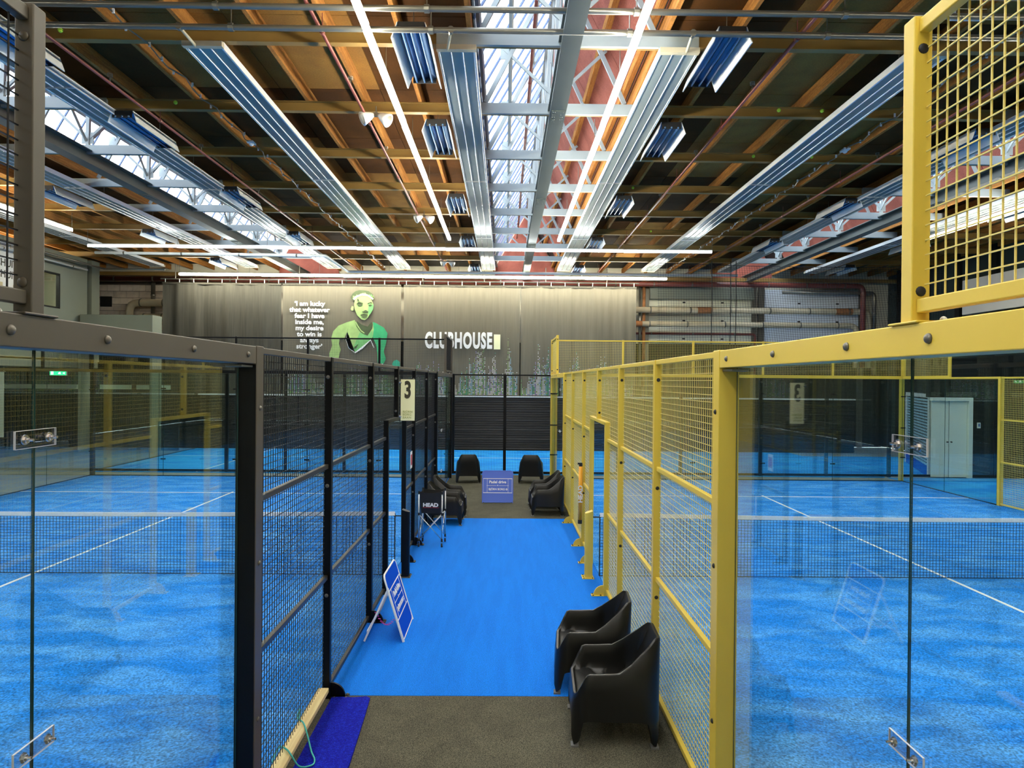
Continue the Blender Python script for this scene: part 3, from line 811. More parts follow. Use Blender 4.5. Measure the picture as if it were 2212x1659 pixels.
# ------------------------------------------------------------------ A-boards
def a_board(label, loc, rz, mcol, mframe, legs=True, tilt=0.30, group='folding padel signs'):
    t = thing('folding_sign', label, 'sign', loc, rz, group)
    W2, H = 0.35, 0.74; r = 0.06
    T = Matrix.Rotation(-tilt, 4, 'X')            # top leans towards +Y (back)
    poly = []
    for cx, cz, a0 in ((W2-r, H-r, 0), (-W2+r, H-r, 90), (-W2+r, r+0.02, 180), (W2-r, r+0.02, 270)):
        for a in range(0, 91, 18): poly.append((cx+r*math.cos(R(a0+a)), cz+r*math.sin(R(a0+a))))
    def fin(mb): mb.v = [tuple(T @ Vector(v)) for v in mb.v]; return mb
    fin(MB().prism(poly, -0.006, 0.006)).build('panel', mcol, t)
    ring = [(x, -0.0, z) for x, z in poly]
    fin(MB().tube(ring, 0.010, 8, closed=True)).build('frame', mframe, t, smooth=True)
    ln = MB()
    def seg(x0, z0, x1, z1, w_=0.012): ln.box(min(x0, x1)-w_/2, max(x0, x1)+w_/2, -0.009, -0.0062, min(z0, z1)-w_/2, max(z0, z1)+w_/2)
    seg(-0.33, 0.56, 0.33, 0.56); seg(-0.33, 0.235, 0.33, 0.235)
    seg(-0.24, 0.25, -0.24, 0.55, 0.006); seg(0.24, 0.25, 0.24, 0.55, 0.006); seg(-0.25, 0.40, -0.03, 0.40, 0.006); seg(0.03, 0.40, 0.25, 0.40, 0.006)
    seg(-0.33, 0.25, -0.33, 0.55, 0.005); seg(0.33, 0.25, 0.33, 0.55, 0.005)
    fin(ln).build('court_lines', 'white', t)
    def tx(s, z, sz, bold, x=0): 
        text_obj('lettering', s, sz, 'white', t, T @ facing(x, -0.0085, z), bold=bold)
    tx('Padel drive', 0.48, 0.088, 0.0022); tx('×', 0.40, 0.06, 0.001); tx('BJÖRN BORG', 0.315, 0.062, 0.0014, -0.02)
    c = MB().tube([(0.205, -0.009, 0.315), (0.205, -0.0065, 0.315)], 0.022, 16); fin(c).build('emblem', 'white', t)
    c = MB().box(0.19, 0.22, -0.0105, -0.0088, 0.312, 0.318).box(0.202, 0.208, -0.0105, -0.0088, 0.30, 0.33); fin(c).build('emblem_cross', mcol, t)
    # side stiles and rear legs
    if legs:
        topy = math.sin(tilt)*0.60; topz = math.cos(tilt)*0.60
        b = MB()
        for sx in (-1, 1):
            fin_a = T @ Vector((sx*0.345, 0.0, 0.60)); fin_b = T @ Vector((sx*0.345, 0.0, 0.0))
            b.bar(fin_a, (fin_b.x, fin_b.y, 0.006), 0.02, 0.022)
        b.build('stile', mframe, t)
        b = MB()
        for sx in (-1, 1): b.bar((sx*0.335, topy, topz-0.02), (sx*0.335, 0.42, 0.01), 0.022, 0.02)
        b.bar((-0.335, 0.385, 0.11), (0.335, 0.385, 0.11), 0.02)
        b.build('rear_leg', mframe, t)
        # chain of links between the panel and the rear leg
        p0 = Vector((-0.33, math.sin(tilt)*0.30, 0.26)); p1 = Vector((-0.33, 0.30, 0.31))
        for i in range(12):
            u = i/11; p = p0.lerp(p1, u) + Vector((0, 0, -0.10*math.sin(PI*u)))
            ang = 0 if i % 2 else PI/2
            dv = (p1-p0).normalized()
            q = [p + dv*0.013*math.cos(a) + Vector((math.cos(ang), 0, math.sin(ang)))*0.007*math.sin(a) for a in [2*PI*k/8 for k in range(8)]]
            MB().tube(q, 0.0022, 5, closed=True).build('chain_link', 'chain', t)
    return t
a_board('white-framed blue folding sign standing open with a magenta chain by the black fence', (-1.055, 7.56, 0.008), R(90), 'boardblue', 'white')
a_board('periwinkle padel sign standing between the lounge chairs on far charcoal carpet', (-0.15, 15.48, 0.006), R(0), 'boardperi', 'boardperi', tilt=0.26)

# ------------------------------------------------------------------ number sign
t = thing('court_sign', 'pale yellow number 3 sign projecting from the black fence', 'sign', (-1.49, 9.72, 2.22))
MB().box(0.0, 0.20, -0.006, 0.006, 0, 0.59).build('plate', 'paperyellow', t)
text_obj('numeral', '3', 0.33, 'olive', t, facing(0.10, -0.008, 0.43), bold=0.012, xs=0.62)
text_obj('lettering', 'BJÖRN\nBORG\nBAAN', 0.042, 'olive2', t, facing(0.03, -0.008, 0.085), align='LEFT', spacing=1.15)
text_obj('numeral', '3', 0.33, 'olive', t, Matrix.Translation((0.10, 0.008, 0.43)) @ Matrix.Rotation(PI, 4, 'Z') @ FACE, bold=0.012, xs=0.62)
for z in (0.055, 0.54): MB().tube([(-0.03, 0, z), (0.012, 0, z)], 0.008, 8).dome((-0.02, -0.006, z+.01), (0,-1,0), 0.016, 0.012, 10).build('bracket', 'steel', t)

# ------------------------------------------------------------------ ball cart
t = thing('ball_cart', 'black fabric ball cart on silver crossed legs with castors', 'cart', (-1.22, 11.55, 0.008), R(-3))
S = 0.19
q = MB()
for (a, b) in (((-S, -S), (S, -S)), ((S, -S), (S, S)), ((S, S), (-S, S)), ((-S, S), (-S, -S))): pass
bk = MB(); segs = [(-S+.01, -S+.01), (S-.01, -S+.01), (S-.01, S-.01), (-S+.01, S-.01)]
prof = [(1.0, 0.92), (0.98, 0.80), (0.95, 0.66), (0.86, 0.56), (0.4, 0.545)]
for f, z in prof:
    for i in range(4):
        a = Vector(segs[i]); b = Vector(segs[(i+1) % 4])
        for k in range(4):
            p = a.lerp(b, k/4)*f; sag = 0.02*math.sin(PI*k/4) if z > 0.9 else 0
            bk.v.append((p.x, p.y, z - sag))
for k in range(len(prof)-1):
    for i in range(16): bk.f.append((k*16+i, k*16+(i+1) % 16, (k+1)*16+(i+1) % 16, (k+1)*16+i))
bk.f.append(tuple((len(prof)-1)*16+i for i in range(16)))
bs = bk.build('basket', 'fabric_k', t)
md = bs.modifiers.new('solid', 'SOLIDIFY'); md.thickness = 0.004
text_obj('lettering', 'HEAD', 0.085, 'white', t, facing(0.0, -S+0.003, 0.70), bold=0.004, xs=1.15)
MB().box(-0.13, 0.14, -S+0.004, -S+0.008, 0.655, 0.66).build('piping', 'redprint', t)
for sx in (-1, 1):
    for sy in (-1, 1):
        x, y = sx*(S+0.005), sy*(S+0.005)
        lg = MB().tube([(x, y, 0.12), (x, y, 0.90)], 0.010, 10).build('leg', 'alu', t, smooth=True)
        MB().tube([(x, y, 0.885), (x, y, 0.935)], 0.015, 10).tube([(x, y, 0.53), (x, y, 0.575)], 0.016, 10).tube([(x, y, 0.09), (x, y, 0.14)], 0.016, 10).build('joint', 'cap', lg)
        cs = MB().tube([(x-0.012, y+0.01, 0.032), (x+0.012, y+0.01, 0.032)], 0.032, 16).build('castor', 'cap', t)
        MB().box(x-0.018, x-0.014, y-0.01, y+0.025, 0.03, 0.085).box(x+0.014, x+0.018, y-0.01, y+0.025, 0.03, 0.085).box(x-0.018, x+0.018, y-0.01, y+0.025, 0.082, 0.09).build('fork', 'steel', cs)
br = [((-S, -S), (S, -S)), ((S, -S), (S, S)), ((S, S), (-S, S)), ((-S, S), (-S, -S))]
for a, b in br:
    MB().tube([(a[0], a[1], 0.54), (b[0], b[1], 0.13)], 0.0075, 8).tube([(a[0]*.99, a[1]*.99, 0.13), (b[0]*.99, b[1]*.99, 0.54)], 0.0075, 8).build('cross_brace', 'alu', t, smooth=True)

# ------------------------------------------------------------------ ball tube hanging on the yellow fence
t = thing('ball_tube', 'orange ball pick-up tube with black ends hanging on the yellow fence', 'tube', (1.275, 11.35, 0.42), 0)
MB().tube([(0, 0, 0.06), (0.006, 0, 0.96)], 0.033, 20).build('barrel', 'orange', t, smooth=True)
MB().tube([(0, 0, 0), (0, 0, 0.065)], 0.036, 20).build('mouth', 'cap', t)
MB().tube([(0.006, 0, 0.955), (0.006, 0, 1.01)], 0.030, 20).box(-0.045, 0.03, -0.014, 0.014, 0.99, 1.02).build('handle', 'cap', t)
text_obj('lettering', 'HEAD', 0.10, 'white', t, Matrix.Translation((0.004, -0.0345, 0.50)) @ Matrix.Rotation(-PI/2, 4, 'Y') @ FACE, bold=0.003, xs=1.1)

# ------------------------------------------------------------------ plank and rope
pk = thing('pine_plank', 'pale pine plank lying along the foot of the black fence', 'plank', (-1.545, 5.0, 0.122), R(0))
bevel(MB().box(-0.045, 0.045, -0.74, 0.87, -0.03, 0.012).build('board', 'plank', pk), 0.006, 2)
rp = MB()
base = Vector((-1.545, 0, 0.105))
pts = [(-1.60, 5.33, 0.12), (-1.60, 5.37, 0.19), (-1.60, 5.31, 0.15), (-1.54, 5.25, 0.146), (-1.48, 5.14, 0.13), (-1.41, 5.02, 0.05), (-1.36, 4.93, 0.036), (-1.36, 4.86, 0.036), (-1.43, 4.80, 0.06), (-1.49, 4.80, 0.142), (-1.54, 4.86, 0.148), (-1.60, 4.90, 0.145), (-1.62, 4.85, 0.12), (-1.615, 4.78, 0.10)]
sm = []
for i in range(len(pts)-1):
    p0 = Vector(pts[max(i-1, 0)]); p1 = Vector(pts[i]); p2 = Vector(pts[i+1]); p3 = Vector(pts[min(i+2, len(pts)-1)])
    for k in range(5):
        u = k/5; sm.append(0.5*((2*p1) + (p2-p0)*u + (2*p0-5*p1+4*p2-p3)*u*u + (3*p1-p0-3*p2+p3)*u**3))
sm.append(Vector(pts[-1])); rp.tube(sm, 0.006, 8)
tag(rp.build('teal_rope', 'rope', smooth=True), 'thin teal cord looped over the pine plank', 'rope')

# ------------------------------------------------------------------ banners, slat wall behind far court
YBN = 27.6
def banner(x0, x1, z0, z1, label, m, amp, seed, nf, group='cloth banners on the back wall'):
    t = thing('cloth_banner', label, 'banner', ((x0+x1)/2, YBN, z0), 0, group)
    b = MB(); nx, nz = 120, 14; w_ = x1-x0; rnd = random.Random(seed); ph = [rnd.random()*6.28 for _ in range(6)]
    for j in range(nz+1):
        for i in range(nx+1):
            u = i/nx; v = j/nz
            d = amp*(0.5*math.sin(u*nf+ph[0]) + 0.35*math.sin(u*nf*2.3+ph[1]) + 0.25*math.sin(u*nf*0.45+ph[2]))*(1-0.35*v)
            d += 0.012*math.sin(u*nf*4+ph[3])*v*min(1, amp*20)
            b.v.append((-w_/2 + w_*u, d, (z1-z0)*v))
    for j in range(nz):
        for i in range(nx):
            a = j*(nx+1)+i; b.f.append((a, a+1, a+nx+2, a+nx+1))
    b.build('cloth', m, t, smooth=True)
    MB().box(-w_/2, w_/2, -0.03, 0.03, z1-z0-0.02, z1-z0+0.05).build('top_hem', 'banner_k', t)
    k = MB()
    for i in range(9): k.tube([(-w_/2+0.1+(w_-0.2)*i/8, 0, z1-z0+0.03), (-w_/2+0.1+(w_-0.2)*i/8, 0, z1-z0+0.20)], 0.015, 6)
    k.build('tie', 'refl_white', t)
    return t
bx4 = [-13.88, -9.06, -4.20, 0.60, 5.32]
zb0, zt0 = 2.2, 6.62
b1 = banner(bx4[0], bx4[1]-0.05, zb0, zt0, 'plain black banner with deep folds, beside the cream blockwork', 'banner_k', 0.10, 1, 19)
b2 = banner(bx4[1]+0.03, bx4[2]-0.05, zb0, zt0, 'dark banner with a white quotation and a green portrait', 'banner', 0.018, 2, 20)
b3 = banner(bx4[2]+0.06, bx4[3]-0.02, zb0, zt0, 'dark banner printed CLUBHOUSE in white capitals', 'banner', 0.03, 3, 26)
b4 = banner(bx4[3]+0.02, bx4[4], zb0, zt0, 'dark banner without lettering, beside the CLUBHOUSE one', 'banner', 0.05, 4, 24)
# supporting rail
t = thing('banner_rail', 'long thin steel rail carrying the cloth banners', 'rail', (0, YBN+0.02, zt0+0.2))
MB().tube([(bx4[0]-0.1, 0, 0), (bx4[4]+0.1, 0, 0)], 0.03, 8).build('tube', 'steelpipe', t)
q = MB()
for i in range(8): q.tube([(bx4[0]+0.5+i*2.5, 0, 0), (bx4[0]+0.5+i*2.5, 0, 0.60)], 0.02, 6)
q.build('hanger', 'steelpipe', t)

def bp(b, x, y, Y=YBN):                     # a photo pixel on a banner, in that banner's own coordinates
    X, Z = px(x, y, Y); return (X-b.location.x, Z-b.location.z)
def sheet(b, name, pts, m, lay):
    pts2 = [bp(b, 620 + x/4.88, 620 + y/4.88) for x, y in pts]
    return MB().prism(pts2, -0.035-0.004*lay-0.003, -0.035-0.004*lay).build(name, m, b)
qx, qz = bp(b2, 669.5, 703)
text_obj('lettering', "\u2018I am lucky\nthat whatever\nfear I have\ninside me,\nmy desire\nto win is\nalways\nstronger\u2019", 0.265, 'white', b2, facing(qx, -0.045, qz), bold=0.009, xs=1.08, line=0.93)
# figure print: shoulders and arms, chest, face, hair
sheet(b2, 'figure_print', [(715,350),(630,375),(545,410),(490,470),(470,540),(480,620),(452,700),(450,752),(548,752),(570,660),(550,600),(560,540),(600,560),(635,480),(650,420)], 'g_pale', 0)
sheet(b2, 'figure_print', [(640,470),(655,400),(715,350),(735,420),(780,480),(815,500),(850,515),(900,440),(905,380),(935,390),(935,470),(905,530),(880,560),(720,690),(650,640),(625,560)], 'g_pale', 1)
sheet(b2, 'figure_print', [(735,560),(770,480),(850,515),(900,460),(905,530),(880,560),(720,690),(690,670)], 'g_mid', 2)
sheet(b2, 'figure_print', [(905,370),(940,385),(1020,430),(1060,490),(1045,600),(1020,680),(1045,760),(1020,810),(960,800),(955,700),(940,610),(905,530),(915,450)], 'g_emerald', 2)
sheet(b2, 'figure_print', [(1110,812),(1125,780),(1160,768),(1190,790),(1192,835),(1120,832)], 'g_teal', 1)
sheet(b2, 'figure_print', [(720,690),(650,640),(625,560),(640,480),(628,560),(656,648),(722,700),(800,650),(882,566),(915,640),(922,640),(884,556)], 'white', 4)
sheet(b2, 'figure_print', [(745,625),(728,650),(700,652),(720,630),(757,600)], 'g_dark', 5)
sheet(b2, 'figure_print', [(735,360),(790,400),(850,420),(890,370),(905,400),(880,470),(850,515),(815,500),(775,470),(740,420)], 'g_dark', 3)
sheet(b2, 'figure_print', [(720,370),(745,420),(780,470),(815,492),(822,486),(785,458),(752,410),(730,368)], 'g_pale', 6)
sheet(b2, 'figure_print', [(708,190),(715,130),(760,95),(830,90),(885,130),(910,190),(905,240),(880,280),(850,330),(820,352),(785,345),(740,300),(715,240)], 'g_pale', 3)
sheet(b2, 'figure_print', [(860,180),(912,190),(905,240),(880,285),(862,300),(855,250)], 'g_mid', 4)
sheet(b2, 'figure_print', [(672,235),(684,205),(702,210),(700,250),(682,252)], 'g_pale', 3)
hair = [(680,140),(672,110),(690,75),(720,50),(760,38),(810,40),(860,48),(895,75),(915,105),(912,140),(880,112),(835,92),(780,95),(735,115),(705,145)]
sheet(b2, 'hair_print', hair, 'g_dark', 4)
rr = random.Random(5)
for i in range(44):
    u = rr.random(); x = 690+u*215; y = 62 + 38*abs(u-0.5)*2 + rr.random()*30; s_ = 8+rr.random()*9
    sheet(b2, 'hair_curl', [(x, y), (x+s_, y-s_*.5), (x+s_*1.4, y+s_*.3), (x+s_*.6, y+s_*.8)], 'g_mid' if i % 3 == 0 else 'g_pale', 5+i % 2)
sheet(b2, 'headband_print', [(698,128),(735,95),(790,76),(850,84),(908,125),(904,140),(850,100),(790,92),(738,112),(706,145)], 'white', 7)
for pts in ([(735,178),(760,158),(800,172),(802,184),(765,174),(740,190)], [(745,188),(770,180),(800,190),(780,206),(752,204)],
            [(848,176),(888,160),(900,178),(870,176),(850,188)], [(855,196),(885,188),(898,198),(875,210)],
            [(788,252),(800,262),(830,246),(858,262),(855,276),(800,272)], [(775,296),(810,286),(850,292),(852,304),(815,306),(780,308)],
            [(780,316),(850,312),(840,324),(800,326)], [(740,130),(745,160),(760,150),(752,128)]):
    sheet(b2, 'face_print', pts, 'g_dark', 8)
# CLUBHOUSE
ax, az = bp(b3, 990, 738.5)
text_obj('lettering', 'CLUBHOUSE', 0.86, 'white', b3, facing(ax, -0.07, az+0.02), bold=0.04, xs=0.50, spacing=1.16)
cx0, cz0 = bp(b3, 1066, 755); cx1, cz1 = bp(b3, 1080, 723)
MB().box(cx0, cx1, -0.072, -0.068, cz0, cz1).build('cursor_block', 'paperyellow', b3)
# printed skyline of dotted columns on the lower part of the banners
pal = ['white', 'g_pale', 'g_mid', 'sky_print', 'violet_print', 'white', 'g_teal']
M['sky_print'] = mat('sky_blue_print', (0.35, 0.62, 0.80), 0.8); M['violet_print'] = mat('violet_print', (0.36, 0.30, 0.62), 0.8)
def skyline(b, x0, x1, seed, peaks):
    rr = random.Random(seed); acc = {}
    xa, xb = px(x0, 800, YBN)[0], px(x1, 800, YBN)[0]; n = int((xb-xa)/0.052)
    zb = 0.03; colh = 0
    for i in range(n):
        X = xa + i*0.052
        env = 0.9 + 0.35*math.sin(i*0.31+seed)
        for pc, ph_, pw in peaks:
            c = px(pc, 800, YBN)[0]; env = max(env, ph_*math.exp(-((X-c)/pw)**2))
        h = env*(0.55+0.6*rr.random())
        col = pal[rr.randrange(len(pal))]
        nz_ = int(h/0.06)
        for j in range(nz_):
            dens = 1 - 0.75*(j/max(nz_, 1))
            if rr.random() > dens + 0.25: continue
            c = col if rr.random() < 0.65 else pal[rr.randrange(len(pal))]
            s_ = 0.020*(1-0.4*j/nz_)
            z = zb + j*0.06
            mb = acc.setdefault(c, MB()); n0 = len(mb.v); xx = X-b.location.x
            mb.v += [(xx-s_, -0.07, z), (xx+s_, -0.07, z), (xx+s_, -0.07, z+2*s_), (xx-s_, -0.07, z+2*s_)]; mb.f.append((n0, n0+1, n0+2, n0+3))
    for c, mb in acc.items(): mb.build('skyline_print', c, b, kind='stuff')
skyline(b2, 620, 866, 3, [(760, 1.2, 0.4), (640, 1.0, 0.4)])
skyline(b3, 876, 1120, 11, [(930, 1.9, 0.25), (948, 1.6, 0.15), (1025, 2.1, 0.35), (1040, 2.2, 0.2), (1065, 1.9, 0.3), (1098, 2.1, 0.25), (1000, 1.3, 0.2)])
skyline(b4, 1126, 1370, 23, [(1163, 2.1, 0.2), (1175, 1.9, 0.2), (1187, 1.9, 0.3), (1240, 1.8, 0.4), (1300, 1.6, 0.5)])

sw = struct('wall_far')
MB().box(-20.4, 14.2, 27.42, 27.50, 0, 2.14).build('wall_core', 'dark', sw)
MB().box(-12.3, 14.2, 27.30, 27.50, 2.14, 2.19).build('wall_capping', 'refl_white', sw)
for i in range(22):
    z = 0.03 + i*0.095
    d = 0.03 if i % 4 else 0.055
    MB().prism([(27.42, z), (27.42-d, z+0.012), (27.42-d*0.4, z+0.085), (27.42, z+0.085)], -12.3, 14.2, 'x').build('slat', 'slat', sw)

# ------------------------------------------------------------------ left side: mezzanine office, low wall, small signs
mz = struct('wall_mezzanine')
MB().box(-20.5, -16.0, 8.0, 26.8, 3.15, 3.45).build('slab', 'greygreen', mz)
MB().box(-16.15, -16.0, 8.0, 22.9, 3.4, 7.3).build('office_panel', 'greygreen', mz)
MB().box(-16.15, -16.0, 22.9, 24.5, 3.4, 5.25).build('office_panel', 'greygreen', mz)
MB().box(-16.15, -16.0, 22.9, 24.5, 6.5, 7.3).build('office_panel', 'greygreen', mz)
MB().box(-16.15, -16.0, 24.5, 26.1, 3.4, 7.3).build('office_panel', 'greygreen', mz)
MB().box(-16.22, -16.12, 26.1, 26.3, 3.4, 7.3).build('panel_recess', 'darkteal', mz)
MB().box(-16.15, -15.95, 26.3, 26.8, 3.4, 7.3).build('end_panel', 'greygreen', mz)
MB().box(-20.4, -16.0, 26.7, 26.8, 3.4, 7.3).build('return_panel', 'greygreen', mz)
MB().box(-16.0, -15.96, 8.0, 26.8, 4.15, 4.22).build('ledge', 'greygreen', mz)
wn2 = struct('window_4')
MB().box(-16.08, -16.06, 22.9, 24.5, 5.25, 6.5).build('pane', 'glass', wn2)
f = MB().box(-16.1, -15.98, 22.9, 22.95, 5.25, 6.5).box(-16.1, -15.98, 24.45, 24.5, 5.25, 6.5).box(-16.1, -15.98, 22.95, 24.45, 5.25, 5.3).box(-16.1, -15.98, 22.95, 24.45, 6.45, 6.5)
f.build('window_frame', 'dark', wn2)
MB().box(-18.2, -18.1, 20.5, 26.5, 3.5, 7.2).build('room_back', 'cream', wn2)
MB().box(-17.2, -17.1, 22.2, 25.4, 6.9, 6.95).build('added_office_lamp', 'led', wn2)  # unseen tube added inside the office to brighten its window
# posters
t = thing('wall_poster', 'pale poster lettered CHUIT twice on the grey office wall', 'poster', (-15.99, 20.55, 5.4))
MB().box(0, 0.02, 0.0, 1.9, 0.0, 1.75).build('sheet', 'refl_white', t)
RX = Matrix.Rotation(PI/2, 4, 'Z') @ FACE
for z in (1.02, 0.66): text_obj('lettering', 'CHUIT', 0.34, 'olive', t, Matrix.Translation((0.024, 1.30, z)) @ RX, xs=0.95, bold=0.004)
for k in range(3):
    a = 1.35+k*0.14
    MB().box(0.02, 0.024, a, a+0.14, 1.62-k*0.12, 1.65-k*0.12).box(0.02, 0.024, a+0.115, a+0.14, 1.50-k*0.12, 1.65-k*0.12).build('border_step', 'gold', t)
    MB().box(0.02, 0.024, a, a+0.14, 0.10+k*0.12, 0.13+k*0.12).box(0.02, 0.024, a+0.115, a+0.14, 0.10+k*0.12, 0.25+k*0.12).build('border_step', 'gold', t)
MB().box(0.02, 0.022, 0.75, 1.15, 0.28, 0.40).build('stamp', 'gold', t)
# grey green duct box beyond the office
o = bevel(MB().box(-15.9, -13.2, 25.5, 26.2, 4.2, 5.15).build('duct_box', 'greygreen'), 0.01, 1); tag(o, 'grey-green duct box between the office wall and the black banner', 'duct')
d5 = MB().box(-15.95, -15.85, 25.5, 26.2, 0, 4.2).box(-13.3, -13.2, 25.5, 26.2, 0, 4.2)
d5 = d5.build('duct_support', 'greygreen', o)
# low dark wall with a white stripe and the dark core beneath the mezzanine
lw = struct('wall_low')
MB().box(-20.5, -12.6, 26.3, 26.4, 0, 3.15).build('wall_face', 'dark', lw)
MB().box(-20.4, -16.2, 26.27, 26.3, 2.35, 2.52).build('white_stripe', 'doorwhite', lw)
MB().box(-15.6, -14.4, 26.27, 26.3, 2.35, 2.52).build('white_stripe', 'doorwhite', lw)
MB().box(-14.2, -12.9, 26.27, 26.3, 2.35, 2.52).build('white_stripe', 'doorwhite', lw)
t = thing('exit_sign', 'lit green emergency exit sign hanging below the grey office', 'sign', (-16.62, 25.0, 2.86))
MB().box(-0.05, 0.55, 0, 0.06, 0, 0.17).build('housing', 'doorwhite', t)
MB().box(-0.04, 0.54, -0.01, 0, 0.01, 0.16).build('lit_face', 'exitgreen', t)
MB().box(0.0, 0.09, -0.014, -0.01, 0.03, 0.14).prism([(0.26, 0.05), (0.36, 0.05), (0.34, 0.13), (0.28, 0.11)], -0.014, -0.01).prism([(0.42, 0.085), (0.50, 0.12), (0.50, 0.05)], -0.014, -0.01).build('pictogram', 'exitwhite', t)
MB().tube([(0.25, 0.03, 0.17), (0.25, 0.03, 0.29)], 0.012, 6).build('hanger', 'refl_white', t)
t = thing('hanging_banner', 'narrow off-white banner hanging below the grey office', 'banner', (-16.35, 21.9, 0.85))
MB().box(-0.3, 0.28, 0, 0.015, 0, 2.1).build('cloth', 'doorwhite', t); MB().tube([(-0.35, 0.007, 2.11), (0.33, 0.007, 2.11)], 0.02, 8).tube([(-0.3, .007, 2.11), (-0.3, .007, 2.32)], 0.01, 6).tube([(0.28, .007, 2.11), (0.28, .007, 2.32)], 0.01, 6).build('rod', 'steelpipe', t)

# ------------------------------------------------------------------ right side: black wall, double door, shutter, back doors
dw = struct('wall_side')
MB().box(14.05, XR, 20.3, 20.5, 0, 4.6).build('wall_face', 'dark', dw)
MB().box(12.8, 14.05, 20.3, 20.5, 2.42, 4.6).build('wall_face', 'dark', dw)
MB().box(14.75, 14.79, 20.28, 20.3, 0, 4.6).build('wall_joint', 'slat', dw)
MB().box(12.5, XR, 20.28, 20.3, 3.55, 3.58).build('wall_joint', 'slat', dw)
dr = struct('door_1')
fr = MB().box(13.93, 14.05, 20.2, 20.42, 0, 2.42).box(12.82, 13.93, 20.2, 20.42, 2.32, 2.42)
fr.build('door_frame', 'doorwhite', dr)
for k, (a, b) in enumerate(((12.84, 13.37), (13.39, 13.92))):
    lf = bevel(MB().box(a, b, 20.28, 20.33, 0.02, 2.32).build('door_leaf', 'doorwhite', dr), 0.004, 1)
    xk = b-0.05 if k == 0 else a+0.05
    MB().tube([(xk, 20.28, 1.08), (xk, 20.23, 1.08)], 0.02, 10).build('knob', 'cap', lf)
sh = struct('door_2')
p0, p1 = Vector((12.86, 20.42, 0)), Vector((14.55, 24.4, 0)); dd = (p1-p0).normalized()
for i in range(22):
    z = 0.35 + i*0.094
    b = MB(); b.bar(p0+Vector((0,0,z)), p1+Vector((0,0,z)), 0.03, 0.055); b.build('slat', 'shutterblue', sh)
MB().bar(p0+Vector((0.1,0.04,1.2)), p1+Vector((0.1,0.04,1.2)), 0.02, 2.4).build('shutter_back', 'dark', sh)
MB().bar(p0+Vector((0,0,2.46)), p1+Vector((0,0,2.46)), 0.08, 0.12).build('lintel', 'refl_white', sh)
MB().bar(p0+Vector((0,0,0.15)), p1+Vector((0,0,0.15)), 0.04, 0.3).build('plinth', 'boardblue', sh)
MB().bar(p0, p0+Vector((0,0,2.45)), 0.07, 0.07).build('jamb', 'refl_white', sh)
MB().bar(p1, p1+Vector((0,0,2.45)), 0.07, 0.07).build('jamb', 'refl_white', sh)
MB().bar(p0+Vector((0.1,0.1,3.6)), p1+Vector((0.1,0.1,3.6)), 0.1, 2.2).build('wall_above', 'dark', sh)
t = thing('wall_switch', 'small white control box on the black wall beside the white double door', 'switch', (14.22, 20.28, 1.5))
bevel(MB().box(0, 0.10, -0.03, 0, 0, 0.17).build('housing', 'doorwhite', t), 0.006, 2); MB().box(0.02, 0.08, -0.034, -0.03, 0.05, 0.14).build('screen', 'glazebar', t)
# panelled doors high on the back wall
for nm, xa, xb, m_, n, dz in (('door_3', 6.3, 10.85, 'pdoor', 6, 0.40), ('door_4', 11.4, 15.6, 'bdoor', 3, 0.80)):
    s_ = struct(nm)
    for i in range(n): bevel(MB().box(xa, xb, YB-0.14, YB-0.06, 4.55+i*dz, 4.55+(i+1)*dz-0.02).build('panel', m_, s_), 0.008, 1)
    MB().box(xa-0.25, xa, YB-0.2, YB-0.04, 0, 7.1).build('jamb', 'steelpipe', s_); MB().box(xb, xb+0.2, YB-0.2, YB-0.04, 0, 7.1).build('jamb', 'steelpipe', s_)
    if nm == 'door_3': MB().box(xa, xb, YB-0.45, YB-0.15, 6.45, 6.95).build('shutter_box', 'greygreen', s_)
    for k in range(3):
        z = 4.7 + k*0.8
        for xx in (xa+1.5, xa+3.2): MB().box(xx, xx+0.12, YB-0.16, YB-0.14, z, z+0.06).build('latch', 'cap', s_)
def pipe(name, pts, r, m, label, cat='pipe', k=12, bands=None, group=None):
    t = thing(name, label, cat, pts[0], group=group); P = [Vector(p)-Vector(pts[0]) for p in pts]
    # round the corners
    Q = [P[0]]
    for i in range(1, len(P)-1):
        a = (P[i-1]-P[i]).normalized()*r*2.4; c = (P[i+1]-P[i]).normalized()*r*2.4
        for u in (0, 0.25, 0.5, 0.75, 1): Q.append(P[i] + a*(1-u)**2 + c*u**2)
    Q.append(P[-1]); MB().tube(Q, r, k).build('run', m, t, smooth=True)
    for (a, b) in (bands or []):
        d = P[1]; MB().tube([P[0].lerp(P[1], a), P[0].lerp(P[1], b)], r*1.06, k).build('lagging_band', 'rust', t)
    nb_ = max(2, int((P[1]-P[0]).length/1.6)); c = MB()
    for i in range(nb_):
        q = P[0].lerp(P[1], (i+0.5)/nb_); e = (P[1]-P[0]).normalized()*0.025
        c.tube([q-e, q+e], r*1.12, k)
    c.build('clip', 'steelpipe', t)
    return t
YP = 29.3
M['wpipe'] = mat('white_pipe', (0.80, 0.82, 0.80), 0.4)
pipe('white_pipe', [(-13.6, 22.6, 6.93), (-6.0, 22.6, 6.90), (-6.1, 26.3, 6.98), (9.0, 26.3, 6.98)], 0.05, 'wpipe', 'white pipe crossing above the banners with one diagonal bend')
pipe('white_pipe', [(-15.55, 12.0, 7.0), (-15.55, 26.4, 7.0), (-13.2, 26.4, 7.0)], 0.035, 'steelpipe', 'upper thin pipe running along the grey office wall')
pipe('white_pipe', [(-15.7, 12.0, 6.82), (-15.7, 25.6, 6.82)], 0.035, 'wpipe', 'lower thin white pipe running along the grey office wall')
